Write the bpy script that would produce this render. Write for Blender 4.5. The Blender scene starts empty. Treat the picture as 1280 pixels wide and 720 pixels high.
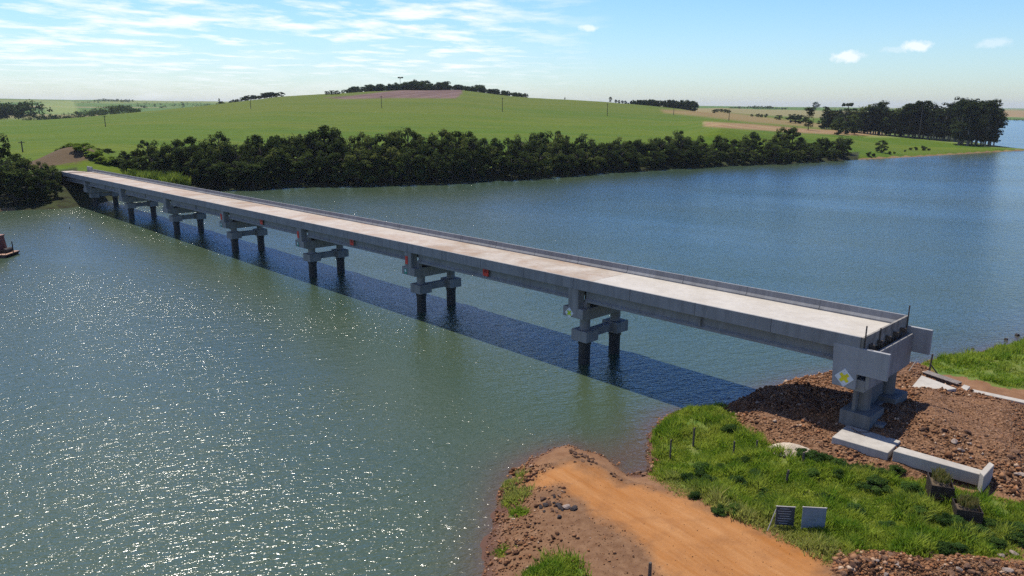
import bpy, math, random
import numpy as np
from mathutils import Vector, Matrix

rng = np.random.default_rng(7)
random.seed(7)
scene = bpy.context.scene
COL = scene.collection

# ------------------------------------------------------------------ camera model (photo is 1280 x 720)
H, F, YH, ROLL = 28.0, 942.4, 131.3, 0.0033
PITCH = math.atan((360 - YH) / F)
CP, SP, CR, SR = math.cos(PITCH), math.sin(PITCH), math.cos(ROLL), math.sin(ROLL)

def ray(px, py):
    a, b = px - 640, py - 360
    a, b = a * CR + b * SR, -a * SR + b * CR
    return np.array([a, F * CP - b * SP, -F * SP - b * CP])

def at(px, py, z=0.0):
    r = ray(px, py); t = (z - H) / r[2]
    return np.array([0, 0, H]) + r * t

def atY(px, py, Y):
    r = ray(px, py); t = Y / r[1]
    return np.array([0, 0, H]) + r * t

def proj(x, y, z):
    dz = z - H
    fw = np.maximum(y * CP - dz * SP, 1e-3); up = y * SP + dz * CP
    a, b = F * x / fw, -F * up / fw
    return 640 + a * CR - b * SR, 360 + a * SR + b * CR

cam_data = bpy.data.cameras.new('camera')
cam = bpy.data.objects.new('camera', cam_data); COL.objects.link(cam)
cam_data.sensor_width = 36.0; cam_data.lens = F / 1280 * 36.0
cam_data.clip_start = 0.5; cam_data.clip_end = 40000
cam.matrix_world = Matrix.Translation((0, 0, H)) @ Matrix.Rotation(math.pi / 2 - PITCH, 4, 'X') @ Matrix.Rotation(ROLL, 4, 'Z')
scene.camera = cam

# ------------------------------------------------------------------ helpers
def tag(o, label=None, cat=None, group=None, kind=None):
    for k, v in (('label', label), ('category', cat), ('group', group), ('kind', kind)):
        if v: o[k] = v
    return o

def empty(name, loc, rz=0.0, label=None, cat=None, group=None):
    o = bpy.data.objects.new(name, None); COL.objects.link(o)
    o.location = tuple(float(v) for v in loc); o.rotation_euler = (0, 0, rz)
    o.empty_display_size = 0.3
    return tag(o, label, cat, group)

def link(name, me, mats=None, parent=None, loc=None, rz=0.0):
    o = bpy.data.objects.new(name, me); COL.objects.link(o)
    if mats is not None and not me.materials:
        for m in (mats if isinstance(mats, (list, tuple)) else [mats]): me.materials.append(m)
    if parent is not None: o.parent = parent
    if loc is not None: o.location = tuple(float(v) for v in loc)
    o.rotation_euler = (0, 0, rz)
    return o

def copy_tree(o, parent=None):
    c = o.copy(); COL.objects.link(c); c.parent = parent
    for ch in o.children: copy_tree(ch, c)
    return c

def np_mesh(name, V, Fq, smooth=False, attrs=None):
    """V (n,3), Fq (m,3 or 4) -> mesh; attrs {name: per-vertex float array}"""
    V = np.asarray(V, np.float32); Fq = np.asarray(Fq, np.int32)
    me = bpy.data.meshes.new(name)
    me.vertices.add(len(V)); me.vertices.foreach_set('co', V.ravel())
    k = Fq.shape[1]
    me.loops.add(Fq.size); me.loops.foreach_set('vertex_index', Fq.ravel())
    me.polygons.add(len(Fq)); me.polygons.foreach_set('loop_start', np.arange(0, Fq.size, k, dtype=np.int32))
    me.update(calc_edges=True)
    if smooth: me.polygons.foreach_set('use_smooth', np.ones(len(Fq), bool))
    for a, vals in (attrs or {}).items():
        at_ = me.attributes.new(a, 'FLOAT', 'POINT'); at_.data.foreach_set('value', np.asarray(vals, np.float32))
    me.validate(); me.update()
    return me

class MB:
    """collects boxes, prisms and tubes into one mesh"""
    def __init__(s): s.v, s.f = [], []
    def add(s, vs, fs):
        b = len(s.v); s.v += [tuple(float(c) for c in v) for v in vs]; s.f += [tuple(b + i for i in f) for f in fs]; return s
    def box(s, x0, x1, y0, y1, z0, z1, sh=0.0):
        """axis box; sh = dz per metre of x (grade)"""
        P = [(x, y, z + sh * x) for z in (z0, z1) for x, y in ((x0, y0), (x1, y0), (x1, y1), (x0, y1))]
        return s.add(P, [(3, 2, 1, 0), (4, 5, 6, 7), (0, 1, 5, 4), (1, 2, 6, 5), (2, 3, 7, 6), (3, 0, 4, 7)])
    def extrude(s, prof, x0, x1, sh=0.0):
        """prof: (y,z) counter-clockwise seen from +x"""
        n = len(prof)
        P = [(x0, y, z + sh * x0) for y, z in prof] + [(x1, y, z + sh * x1) for y, z in prof]
        return s.add(P, [tuple(range(n - 1, -1, -1)), tuple(range(n, 2 * n))] + [(i, (i + 1) % n, n + (i + 1) % n, n + i) for i in range(n)])
    def tube(s, a, b, r0, r1=None, n=10, cap=True):
        a, b = Vector(a), Vector(b); r1 = r0 if r1 is None else r1
        w = (b - a).normalized(); u = w.orthogonal().normalized(); v = w.cross(u)
        P = []
        for c, r in ((a, r0), (b, r1)):
            for i in range(n):
                t = 2 * math.pi * i / n; P.append(c + u * (r * math.cos(t)) + v * (r * math.sin(t)))
        fs = [(i, (i + 1) % n, n + (i + 1) % n, n + i) for i in range(n)]
        if cap: fs += [tuple(range(n - 1, -1, -1)), tuple(range(n, 2 * n))]
        return s.add(P, fs)
    def prism(s, poly, z0, z1):
        n = len(poly)
        P = [(p[0], p[1], z0) for p in poly] + [(p[0], p[1], z1) for p in poly]
        return s.add(P, [tuple(range(n - 1, -1, -1)), tuple(range(n, 2 * n))] + [(i, (i + 1) % n, n + (i + 1) % n, n + i) for i in range(n)])
    def build(s, name, mat, parent=None, loc=None, rz=0.0, bevel=0.0, smooth=False):
        me = bpy.data.meshes.new(name); me.from_pydata(s.v, [], s.f); me.update()
        if bevel > 0:
            import bmesh
            bm = bmesh.new(); bm.from_mesh(me)
            bmesh.ops.recalc_face_normals(bm, faces=bm.faces)
            bmesh.ops.bevel(bm, geom=list(bm.edges), offset=bevel, segments=1, affect='EDGES', clamp_overlap=True)
            bm.to_mesh(me); bm.free()
        if smooth: me.shade_smooth()
        return link(name, me, mat, parent, loc, rz)

# ------------------------------------------------------------------ material helpers
class NT:
    def __init__(s, name):
        s.m = bpy.data.materials.new(name); s.m.use_nodes = True
        s.t = s.m.node_tree; s.t.nodes.clear()
        s.out = s.t.nodes.new('ShaderNodeOutputMaterial')
    def n(s, typ, **kw):
        nd = s.t.nodes.new('ShaderNode' + typ)
        for k, v in kw.items():
            if hasattr(nd, k) and k not in nd.inputs: setattr(nd, k, v)
            else: s.set(nd.inputs[k], v)
        return nd
    def set(s, inp, v):
        if isinstance(v, bpy.types.NodeSocket): s.t.links.new(v, inp)
        elif isinstance(v, bpy.types.Node): s.t.links.new(v.outputs[0], inp)
        elif isinstance(v, (tuple, list)) and len(v) == 3 and inp.type == 'RGBA': inp.default_value = (*v, 1)
        else: inp.default_value = v
    def pos(s): return s.n('NewGeometry').outputs['Position']
    def obj(s): return s.n('TexCoord').outputs['Object']
    def mapping(s, vec, rot=(0, 0, 0), scale=(1, 1, 1), loc=(0, 0, 0)):
        if any(rot): vec = s.n('Mapping', Vector=vec, Rotation=rot).outputs[0]
        return s.n('Mapping', Vector=vec, Scale=scale, Location=loc).outputs[0]
    def noise(s, vec, scale, detail=4.0, rough=0.55, dist=0.0):
        nd = s.n('TexNoise', Scale=scale, Detail=detail, Roughness=rough, Distortion=dist)
        s.set(nd.inputs['Vector'], vec); return nd.outputs['Fac']
    def vor(s, vec, scale, out='Distance', feature='F1'):
        nd = s.n('TexVoronoi', feature=feature, Scale=scale); s.set(nd.inputs['Vector'], vec); return nd.outputs[out]
    def math(s, op, a, b=0.0, clamp=False):
        nd = s.n('Math', operation=op, use_clamp=clamp); s.set(nd.inputs[0], a); s.set(nd.inputs[1], b); return nd.outputs[0]
    def ramp(s, fac, stops, interp='LINEAR'):
        nd = s.n('ValToRGB'); nd.color_ramp.interpolation = interp
        e = nd.color_ramp.elements
        while len(e) < len(stops): e.new(0.5)
        for el, (p, c) in zip(e, stops):
            el.position = p; el.color = (*c, 1) if isinstance(c, (tuple, list)) else (c, c, c, 1)
        s.set(nd.inputs[0], fac); return nd.outputs[0]
    def mr(s, v, a, b, c=0.0, d=1.0):
        nd = s.n('MapRange', clamp=True)
        for i, x in enumerate((v, a, b, c, d)): s.set(nd.inputs[i], x)
        return nd.outputs[0]
    def mix(s, fac, a, b, blend='MIX'):
        nd = s.n('Mix', data_type='RGBA', blend_type=blend)
        s.set(nd.inputs[0], fac); s.set(nd.inputs[6], a); s.set(nd.inputs[7], b); return nd.outputs[2]
    def attr(s, name): return s.n('Attribute', attribute_name=name).outputs['Fac']
    def bump(s, h, dist=0.05, strength=1.0):
        return s.n('Bump', Height=h, Distance=dist, Strength=strength).outputs[0]
    def bsdf(s, color, rough=0.8, normal=None, spec=0.3, metal=0.0, **kw):
        b = s.n('BsdfPrincipled'); s.set(b.inputs['Base Color'], color); s.set(b.inputs['Roughness'], rough)
        s.set(b.inputs['Specular IOR Level'], spec); s.set(b.inputs['Metallic'], metal)
        for k, v in kw.items(): s.set(b.inputs[k], v)
        if normal is not None: s.set(b.inputs['Normal'], normal)
        s.t.links.new(b.outputs[0], s.out.inputs[0]); return s.m
    def leaf(s, color, trans=0.3, tcol=None):
        d = s.n('BsdfDiffuse'); s.set(d.inputs[0], color)
        t = s.n('BsdfTranslucent'); s.set(t.inputs[0], tcol if tcol is not None else color)
        mx = s.n('MixShader'); mx.inputs[0].default_value = trans
        s.t.links.new(d.outputs[0], mx.inputs[1]); s.t.links.new(t.outputs[0], mx.inputs[2])
        s.t.links.new(mx.outputs[0], s.out.inputs[0]); return s.m

def plain(name, col, rough=0.7, var=0.25, scale=3.0, bump=0.0, spec=0.3, metal=0.0):
    t = NT(name); p = t.obj()
    nz = t.noise(p, scale, 5.0, 0.6)
    c = t.mix(t.mr(nz, 0.3, 0.7), tuple(v * (1 - var) for v in col), tuple(min(1, v * (1 + var)) for v in col))
    return t.bsdf(c, rough, t.bump(t.noise(p, scale * 6, 4.0), bump) if bump else None, spec, metal)

def concrete(name, base, stain, amount=0.5, warm=None, panel=0.0):
    t = NT(name); p = t.pos()
    big = t.noise(p, 0.35, 5.0, 0.65); fine = t.noise(p, 6.0, 5.0, 0.7)
    streak = t.noise(t.mapping(p, scale=(1.3, 1.3, 0.12)), 1.4, 4.0, 0.6)
    c = t.mix(t.mr(big, 0.38, 0.68), base, stain)
    if warm: c = t.mix(t.mr(t.noise(p, 0.16, 5.0, 0.7, 0.6), 0.45, 0.62, 0, 0.85), c, warm)
    c = t.mix(t.mr(streak, 0.44, 0.68, 0, amount), c, tuple(v * 0.55 for v in stain))
    c = t.mix(t.mr(fine, 0.3, 0.75, 0.0, 0.35), c, tuple(v * 0.7 for v in base))
    return t.bsdf(c, 0.85, t.bump(fine, 0.012), 0.25)

# ------------------------------------------------------------------ world: daylight sky with thin clouds
SUN_AZ, SUN_EL = math.radians(-31), math.radians(67.5)     # azimuth from +Y towards +X
w = bpy.data.worlds.new('World'); scene.world = w; w.use_nodes = True
wt = w.node_tree; wt.nodes.clear()
class WN(NT):
    def __init__(s, tree): s.t = tree
W_ = WN(wt)
SKYM = 4.2
sky = W_.n('TexSky', sky_type='NISHITA', sun_disc=False)
sky.sun_elevation = SUN_EL; sky.sun_rotation = SUN_AZ; sky.altitude = 300; sky.air_density = 1.15; sky.dust_density = 0.7; sky.ozone_density = 2.6
gen = W_.n('TexCoord').outputs['Generated']
sx = W_.n('SeparateXYZ', Vector=gen)
X_, Y_, Z_ = sx.outputs
az = W_.math('ARCTAN2', X_, Y_)
el = W_.math('ARCSINE', Z_)
zc = W_.math('ADD', W_.math('MAXIMUM', Z_, 0.0), 0.035)
pl = W_.n('CombineXYZ', X=W_.math('DIVIDE', X_, zc), Y=W_.math('DIVIDE', Y_, zc)).outputs[0]
n1 = W_.noise(W_.mapping(pl, rot=(0, 0, 0.25), scale=(1.0, 0.8, 1), loc=(3.1, 1.7, 0)), 1.7, 8.0, 0.62, 0.2)
n2 = W_.noise(W_.mapping(pl, scale=(0.35, 0.35, 1), loc=(0.4, 9.2, 0)), 0.8, 3.0, 0.5)
n3 = W_.noise(W_.mapping(W_.n('CombineXYZ', X=az, Y=el).outputs[0], scale=(14, 60, 1)), 1.0, 6.0, 0.6, 0.3)
leftm = W_.mr(az, 0.13, -0.06)                       # the cloud field covers the part of the sky towards the sun
band = W_.mr(el, 0.0, 0.05)
cov = W_.math('ADD', n1, W_.math('MULTIPLY', W_.math('SUBTRACT', n2, 0.5), 0.4))
cl = W_.math('MULTIPLY', W_.mr(cov, 0.47, 0.665), W_.math('MULTIPLY', leftm, band))
veil = W_.math('MULTIPLY', W_.mr(n3, 0.4, 0.75, 0, 0.45), W_.math('MULTIPLY', leftm, W_.mr(el, 0.10, 0.02)))
cl = W_.math('MAXIMUM', cl, veil)
def blob(px, py, wx, wy, amt):
    global cl
    r = ray(px, py); r = r / np.linalg.norm(r)
    a0, e0 = math.atan2(r[0], r[1]), math.asin(r[2])
    q1 = W_.math('DIVIDE', W_.math('SUBTRACT', az, a0), wx / F); q2 = W_.math('DIVIDE', W_.math('SUBTRACT', el, e0), wy / F)
    dd = W_.math('SQRT', W_.math('ADD', W_.math('MULTIPLY', q1, q1), W_.math('MULTIPLY', q2, q2)))
    nz = W_.noise(W_.n('CombineXYZ', X=az, Y=el).outputs[0], 90.0, 5.0, 0.6)
    dd = W_.math('ADD', dd, W_.math('MULTIPLY', W_.math('SUBTRACT', nz, 0.5), 1.6))
    cl = W_.math('MAXIMUM', cl, W_.math('MULTIPLY', W_.mr(dd, 1.0, 0.45), amt))
blob(1060, 71, 20, 7, 0.8); blob(1146, 58, 17, 7, 0.8); blob(736, 35, 14, 5, 0.7); blob(1242, 54, 18, 6, 0.35); blob(1118, 62, 14, 4, 0.25)
CLOUD_AMT = W_.math('MULTIPLY', cl, 0.92)
# sun-lit cloud brightness is in the same units as the sky texture
tint = W_.ramp(W_.math('MULTIPLY', el, 1.0), [(0.0, (.335, .385, .455)), (.03, (.305, .375, .46)), (.13, (.255, .352, .43)), (.21, (.185, .42, .90)), (.36, (.068, .175, .385)), (1.0, (.035, .082, .165))])
skyc = W_.mix(1.0, W_.mix(1.0, sky.outputs[0], tint, 'MULTIPLY'), (SKYM, SKYM, SKYM), 'MULTIPLY')
skyc = W_.mix(CLOUD_AMT, skyc, (12.6, 13.0, 13.4))
bg = W_.n('Background', Strength=0.075); W_.set(bg.inputs[0], skyc)
wo = wt.nodes.new('ShaderNodeOutputWorld'); wt.links.new(bg.outputs[0], wo.inputs[0])

sun_d = bpy.data.lights.new('sun', 'SUN'); sun_d.energy = 5.0; sun_d.angle = math.radians(0.53); sun_d.color = (1.0, 0.94, 0.83)
sun = bpy.data.objects.new('sun', sun_d); COL.objects.link(sun)
sdir = Vector((math.sin(SUN_AZ) * math.cos(SUN_EL), math.cos(SUN_AZ) * math.cos(SUN_EL), math.sin(SUN_EL)))
sun.rotation_euler = sdir.to_track_quat('Z', 'Y').to_euler(); sun.location = (0, 0, 200)

vs = scene.view_settings; vs.view_transform = 'Standard'; vs.look = 'None'; vs.exposure = 0.2; vs.gamma = 1.0; vs.use_curve_mapping = False
scene.cycles.use_denoising = False
scene.cycles.max_bounces = 6; scene.cycles.diffuse_bounces = 2; scene.cycles.glossy_bounces = 3; scene.cycles.transmission_bounces = 2; scene.cycles.volume_bounces = 0
scene.cycles.transparent_max_bounces = 6; scene.cycles.caustics_reflective = False; scene.cycles.caustics_refractive = False

# ------------------------------------------------------------------ polygons on the ground
def px_poly(pts, z=1.5): return np.array([at(q[0], q[1], q[2] if len(q) > 2 else z)[:2] for q in pts])

def sdist(P, poly):
    """signed distance (+ inside) of points P (n,2) to polygon"""
    P = np.asarray(P, float); d = np.full(len(P), 1e9); ins = np.zeros(len(P), bool)
    n = len(poly)
    for i in range(n):
        a, b = poly[i], poly[(i + 1) % n]; e = b - a; q = P - a
        t = np.clip((q @ e) / max(e @ e, 1e-9), 0, 1)
        d = np.minimum(d, np.hypot(*(q - t[:, None] * e).T))
        c = (a[1] > P[:, 1]) != (b[1] > P[:, 1])
        with np.errstate(divide='ignore', invalid='ignore'):
            xx = (b[0] - a[0]) * (P[:, 1] - a[1]) / (b[1] - a[1] + 1e-12) + a[0]
        ins ^= c & (P[:, 0] < xx)
    return np.where(ins, d, -d)

def sstep(v, a, b):
    t = np.clip((v - a) / (b - a), 0, 1); return t * t * (3 - 2 * t)

def vnoise(x, y, seed=0):
    """cheap smooth value noise in numpy, about -1..1"""
    xi, yi = np.floor(x).astype(int), np.floor(y).astype(int); fx, fy = x - xi, y - yi
    def h(a, b):
        k = (a * 374761393 + b * 668265263 + seed * 982451653) & 0x7fffffff
        k = ((k ^ (k >> 13)) * 1274126177) & 0x7fffffff
        return ((k ^ (k >> 16)) & 0xffff) / 32767.5 - 1
    fx, fy = fx * fx * (3 - 2 * fx), fy * fy * (3 - 2 * fy)
    return (h(xi, yi) * (1 - fx) + h(xi + 1, yi) * fx) * (1 - fy) + (h(xi, yi + 1) * (1 - fx) + h(xi + 1, yi + 1) * fx) * fy

def fbm(x, y, seed=0, o=4):
    s, a = 0, 1.0
    for k in range(o): s = s + a * vnoise(x * 2 ** k, y * 2 ** k, seed + k); a *= 0.5
    return s

# near bank: outline of the dry land at water level, from the photo
shore_px = [(607, 728), (611, 690), (620, 655), (627, 620), (640, 588), (662, 572), (690, 562), (712, 558), (742, 566), (775, 581), (800, 596), (814, 594),
            (811, 575), (806, 555), (811, 537), (830, 520), (870, 511), (905, 510), (945, 492), (985, 480), (1015, 472), (1060, 467), (1110, 462),
            (1150, 457), (1175, 450), (1200, 447), (1230, 440), (1258, 432), (1285, 424)]
shore = [at(x, y, 0)[:2] for x, y in shore_px]
shore = np.array([(-9.0, 22.0), (-3.5, 34.0)] + [tuple(p) for p in shore] + [(72, 96), (95, 104), (130, 122), (190, 140), (300, 150), (420, 120), (420, -260), (-90, -260), (-60, -80), (-22, -10)])

road_px = [(1060, 735), (1000, 690), (916, 649), (848, 618), (798, 604), (745, 586), (700, 575), (668, 590), (650, 600), (672, 603), (700, 608), (725, 628), (765, 655), (800, 682), (822, 705), (838, 735)]
dirt_px = [(1075, 735), (1040, 712), (960, 668), (880, 632), (815, 604), (775, 588), (715, 566), (660, 580), (640, 620), (632, 660), (625, 735)]
grass_px = [(809, 575, .5), (805, 556, .2), (810, 537, .1), (829, 519, .1), (870, 510, .1), (905, 510, .2), (925, 519), (955, 540), (968, 556), (1010, 566), (1060, 578), (1100, 582), (1160, 596), (1210, 612), (1290, 632), (1290, 700), (1200, 695), (1150, 700),
            (1090, 690), (1040, 706), (960, 664), (880, 628), (835, 602), (815, 585)]
grassR_px = [(1152, 459, .5), (1178, 450, .1), (1200, 447.5, .0), (1230, 441, .0), (1290, 424, -.2), (1290, 492), (1240, 486), (1205, 474), (1170, 468)]
rub_px = [(897, 512, .2), (945, 492, .1), (985, 480, .1), (1015, 471.5, .0), (1060, 466.5, 0), (1110, 461.5, 0), (1150, 457, .2), (1175, 470), (1290, 503), (1290, 622), (1215, 600), (1150, 590), (1060, 574), (1005, 560), (965, 552), (950, 535), (925, 520)]
rip_px = [(1030, 735), (1045, 698), (1095, 690), (1150, 702), (1210, 696), (1290, 704), (1290, 735)]
tipgrass = [(632, 606, 1.3), (640, 622, 1.0), (702, 716, 1.25), (668, 718, .8), (628, 690, 0.5), (650, 640, .5)]

P_road, P_dirt, P_grass, P_grassR, P_rub, P_rip = (px_poly(p, z) for p, z in ((road_px, 1.3), (dirt_px, 1.2), (grass_px, 1.8), (grassR_px, 1.2), (rub_px, 2.2), (rip_px, 1.6)))
P_grassR = np.vstack([P_grassR[:5], [(85, 92), (90, 78)], P_grassR[5:]])
P_plat = px_poly([(1135, 478), (1290, 500), (1290, 590), (1240, 571), (1165, 545), (1135, 528)], 2.6)

S_AB = 21.5
def Bw_(s_, n_):
    d_ = np.array([math.sin(-0.76527), math.cos(-0.76527)]); return d_ * s_ + np.array([d_[1], -d_[0]]) * (59.0857 + n_)
def near_z(x, y):
    x = np.asarray(x, float); y = np.asarray(y, float); shp = x.shape
    P = np.stack([x.ravel(), y.ravel()], 1)
    sd = sdist(P, shore) + 0.55 * fbm(P[:, 0] * .45, P[:, 1] * .45, 3)
    land = 1.35 * (1 - np.exp(-np.maximum(sd, 0) / 2.2)) + 0.012 * np.clip(sd, 0, 40)
    z = np.where(sd > 0, land, np.maximum(sd * 0.22, -3.0))
    z += 0.14 * fbm(P[:, 0] * .3, P[:, 1] * .3, 11) * sstep(sd, 0, 3)
    rb = sstep(sdist(P, P_rub), -0.5, 2.5)
    z += rb * (0.55 + 0.16 * fbm(P[:, 0] * .7, P[:, 1] * .7, 5))
    z += 0.45 * sstep(sdist(P, P_plat), -1.5, 2.0)
    z += sstep(sdist(P, P_rip), -0.6, 1.5) * (0.5 + 0.2 * fbm(P[:, 0], P[:, 1], 9))
    am = Bw_(S_AB, 4.8); z += 1.25 * np.exp(-((P[:, 0] - am[0]) ** 2 + (P[:, 1] - am[1]) ** 2) / 26.0)
    rd = sstep(sdist(P, P_road), -0.6, 0.8)
    z -= rd * 0.10
    return z.reshape(shp)

def near_at(px, py):
    z = 1.8
    for _ in range(12):
        p = at(px, py, z); z = 0.5 * z + 0.5 * float(near_z(p[0], p[1]))
    p = at(px, py, z); return np.array([p[0], p[1], float(near_z(p[0], p[1]))])

gx = np.concatenate([np.linspace(-90, -16, 14)[:-1], np.arange(-16, 70, 0.3), np.linspace(70, 420, 40)])
gy = np.concatenate([np.linspace(-260, 26, 24)[:-1], np.arange(26, 100, 0.3), np.linspace(100, 160, 14)])
GX, GY = np.meshgrid(gx, gy)
GZ = near_z(GX, GY)
Pn = np.stack([GX.ravel(), GY.ravel()], 1)
jit = 0.35 * fbm(Pn[:, 0] * .9, Pn[:, 1] * .9, 21)
SDs = sdist(Pn, shore)
m_road = sstep(sdist(Pn, P_road) + jit * 1.5, -1.8, 2.0)
m_dirt = sstep(sdist(Pn, P_dirt) + jit, -0.3, 0.6)
m_grass = np.maximum(sstep(sdist(Pn, P_grass) + jit * 1.6, 0.3, 1.4), sstep(sdist(Pn, P_grassR) + jit * 1.4, -0.3, 0.5))
for (tx, ty, tr) in tipgrass:
    c = near_at(tx, ty); m_grass = np.maximum(m_grass, sstep(tr - np.hypot(Pn[:, 0] - c[0], Pn[:, 1] - c[1]) + jit, -0.2, 0.5))
inview = (Pn[:, 1] > 30) & (Pn[:, 0] < 75) & (Pn[:, 0] > -16)
m_grass = np.where((~inview) & (SDs > 3), 1.0, m_grass)
m_rub = np.maximum(sstep(sdist(Pn, P_rub) + jit, -0.4, 0.6), sstep(sdist(Pn, P_rip) + jit, -0.4, 0.4))
m_wet = 1 - sstep(SDs + jit * .8, 0.1, 1.5)
ny, nx = GX.shape
idx = np.arange(nx * ny).reshape(ny, nx)
Fg = np.stack([idx[:-1, :-1], idx[:-1, 1:], idx[1:, 1:], idx[1:, :-1]], -1).reshape(-1, 4)
me = np_mesh('ground', np.stack([GX.ravel(), GY.ravel(), GZ.ravel()], 1), Fg, True,
             dict(m_road=m_road, m_dirt=m_dirt, m_grass=m_grass, m_rub=m_rub, m_wet=m_wet))

t = NT('ground_soil'); p = t.pos()
fine = t.noise(p, 5.0, 6.0, 0.7); med = t.noise(p, 0.7, 5.0, 0.6); big = t.noise(p, 0.16, 4.0, 0.55)
peb = t.vor(p, 5.5); peb2 = t.vor(p, 5.5, 'Color')
soil = t.mix(t.mr(med, .3, .7), (.155, .077, .038), (.235, .13, .07))
soil = t.mix(t.mr(fine, .45, .75, 0, .6), soil, (.12, .065, .045))
ruts = t.noise(t.mapping(p, rot=(0, 0, 0.995), scale=(0.10, 0.9, 1)), 1.0, 5.0, 0.7)
road = t.mix(t.mr(ruts, .35, .66), (.28, .112, .030), (.36, .178, .072))
road = t.mix(t.mr(med, .5, .68, 0, .5), road, (.22, .095, .035))
road = t.mix(t.mr(fine, .5, .8, 0, .45), road, (.25, .12, .06))
bare = t.mix(t.mr(t.noise(p, 1.6, 6.0, .65), .35, .7), (.125, .064, .033), (.205, .118, .066))
bare = t.mix(t.mr(fine, .52, .72, 0, .6), bare, (.14, .08, .055))
rubc = t.mix(t.mr(t.n('SeparateColor', Color=peb2).outputs[0], .2, .9), (.10, .050, .026), (.24, .135, .078))
rubc = t.mix(t.mr(med, .5, .7, 0, .75), rubc, (.23, .122, .066))
rubc = t.mix(t.mr(peb, .12, .0, 0, .0), rubc, (.05, .03, .02))
gr = t.mix(t.mr(med, .35, .65), (.06, .115, .018), (.13, .16, .035))
gr = t.mix(t.mr(big, .5, .7, 0, .6), gr, (.17, .14, .045))
edge = lambda a: t.mr(t.math('ADD', t.attr(a), t.math('MULTIPLY', t.math('SUBTRACT', fine, .5), .9)), .35, .65)
c = t.mix(edge('m_dirt'), soil, bare)
c = t.mix(t.mr(t.math('ADD', t.attr('m_road'), t.math('MULTIPLY', t.math('SUBTRACT', fine, .5), .7)), .22, .78), c, road)
c = t.mix(edge('m_rub'), c, rubc)
c = t.mix(edge('m_grass'), c, gr)
c = t.mix(t.math('MULTIPLY', t.attr('m_wet'), .85), c, (.085, .045, .036))
hgt = t.math('ADD', t.math('MULTIPLY', fine, .5), t.math('MULTIPLY', t.math('MULTIPLY', peb, t.attr('m_rub')), 1.2))
MAT_GROUND = t.bsdf(c, .93, t.bump(hgt, .12), .15)
tag(link('ground', me, MAT_GROUND), kind='structure')

# ------------------------------------------------------------------ far land
# one profile per photo column: (depth Y, height) knots, heights from the photo's own outline
def zpy(Y, px, py):
    r = ray(px, py); return H + r[2] * Y / r[1]
def shoreY(px, py): return at(px, py, 0)[1]
K = {}
def colm(px, sh, bank, mid, crest, back, foot, far):
    ys = shoreY(px, sh)
    kn = [(ys - 14, -3.0), (ys - 1, -0.25), (ys + 4, 1.3), (ys + bank[0], bank[1])]
    for (Y, kind, v) in (mid, crest, back, foot, far): kn.append((Y, zpy(Y, px, v) if kind == 'p' else v))
    kn.append((9000, 10.0)); kn.append((14000, 0.5)); K[px] = np.array(kn)
colm(-420, 275, (26, 5), (330, 'z', 9), (650, 'p', 156), (850, 'z', 4), (1400, 'z', 12), (3000, 'p', 121))
colm(-150, 268, (26, 5), (330, 'z', 9.5), (680, 'p', 153), (850, 'z', 4), (1400, 'z', 12), (3000, 'p', 121.5))
colm(0, 263, (26, 5), (330, 'z', 10), (700, 'p', 151), (850, 'z', 5), (1400, 'z', 12), (3000, 'p', 122.5))
colm(60, 261, (22, 7), (330, 'z', 10.5), (710, 'p', 149), (850, 'z', 5), (1400, 'z', 12), (3000, 'p', 124))
colm(100, 257, (20, 7.8), (330, 'z', 11), (720, 'p', 146.5), (900, 'z', 6), (1400, 'z', 12), (3200, 'p', 125))
colm(150, 246, (22, 7), (340, 'z', 11.5), (740, 'p', 141.5), (950, 'z', 8), (1500, 'z', 12), (3400, 'p', 125))
colm(200, 242, (24, 4.5), (350, 'z', 11.5), (760, 'p', 137.5), (1000, 'z', 8), (1500, 'z', 12), (3500, 'p', 125.5))
colm(250, 239, (24, 3.5), (355, 'z', 11), (780, 'p', 131.8), (1000, 'z', 12), (1500, 'z', 14), (3500, 'p', 126))
colm(300, 237, (24, 3.5), (360, 'z', 10), (800, 'p', 126.5), (1000, 'z', 26), (1500, 'z', 14), (3500, 'p', 127))
colm(350, 235, (24, 3.5), (365, 'z', 10), (830, 'p', 120.5), (1000, 'z', 36), (1500, 'z', 15), (3500, 'p', 128))
colm(400, 233, (24, 3.5), (370, 'z', 9), (860, 'p', 118), (1000, 'z', 40), (1500, 'z', 15), (3500, 'p', 128))
colm(500, 231, (24, 3.5), (375, 'z', 8), (910, 'p', 112.5), (1050, 'z', 44), (1600, 'z', 15), (3500, 'p', 129))
colm(575, 229, (24, 3.5), (380, 'z', 8), (930, 'p', 112), (1060, 'z', 44), (1600, 'z', 15), (3500, 'p', 129))
colm(620, 226, (24, 3.5), (385, 'z', 8.5), (920, 'p', 117.5), (1060, 'z', 38), (1600, 'z', 15), (3500, 'p', 130))
colm(660, 224, (24, 3.5), (390, 'z', 9), (910, 'p', 121.5), (1060, 'z', 34), (1600, 'z', 15), (3500, 'p', 130))
colm(760, 216, (22, 3.5), (400, 'z', 9), (870, 'p', 127), (1050, 'z', 26), (1600, 'z', 16), (3200, 'p', 131))
colm(850, 211, (22, 3.5), (420, 'z', 9.5), (830, 'p', 135.5), (1000, 'z', 20), (1500, 'z', 19), (3000, 'p', 132))
colm(900, 208, (22, 3), (430, 'p', 160), (720, 'p', 145.5), (900, 'p', 142.5), (1500, 'p', 136.5), (2900, 'p', 132.2))
colm(950, 206, (22, 3), (440, 'p', 167), (640, 'p', 154), (850, 'p', 149), (1400, 'p', 140), (2800, 'p', 133))
colm(1000, 204, (22, 2.8), (460, 'p', 172), (640, 'p', 160), (900, 'p', 150), (1400, 'p', 142), (2800, 'p', 133.5))
colm(1050, 201, (18, 2.4), (480, 'p', 176), (650, 'p', 163), (900, 'p', 153), (1400, 'p', 144), (2800, 'p', 134))
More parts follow.
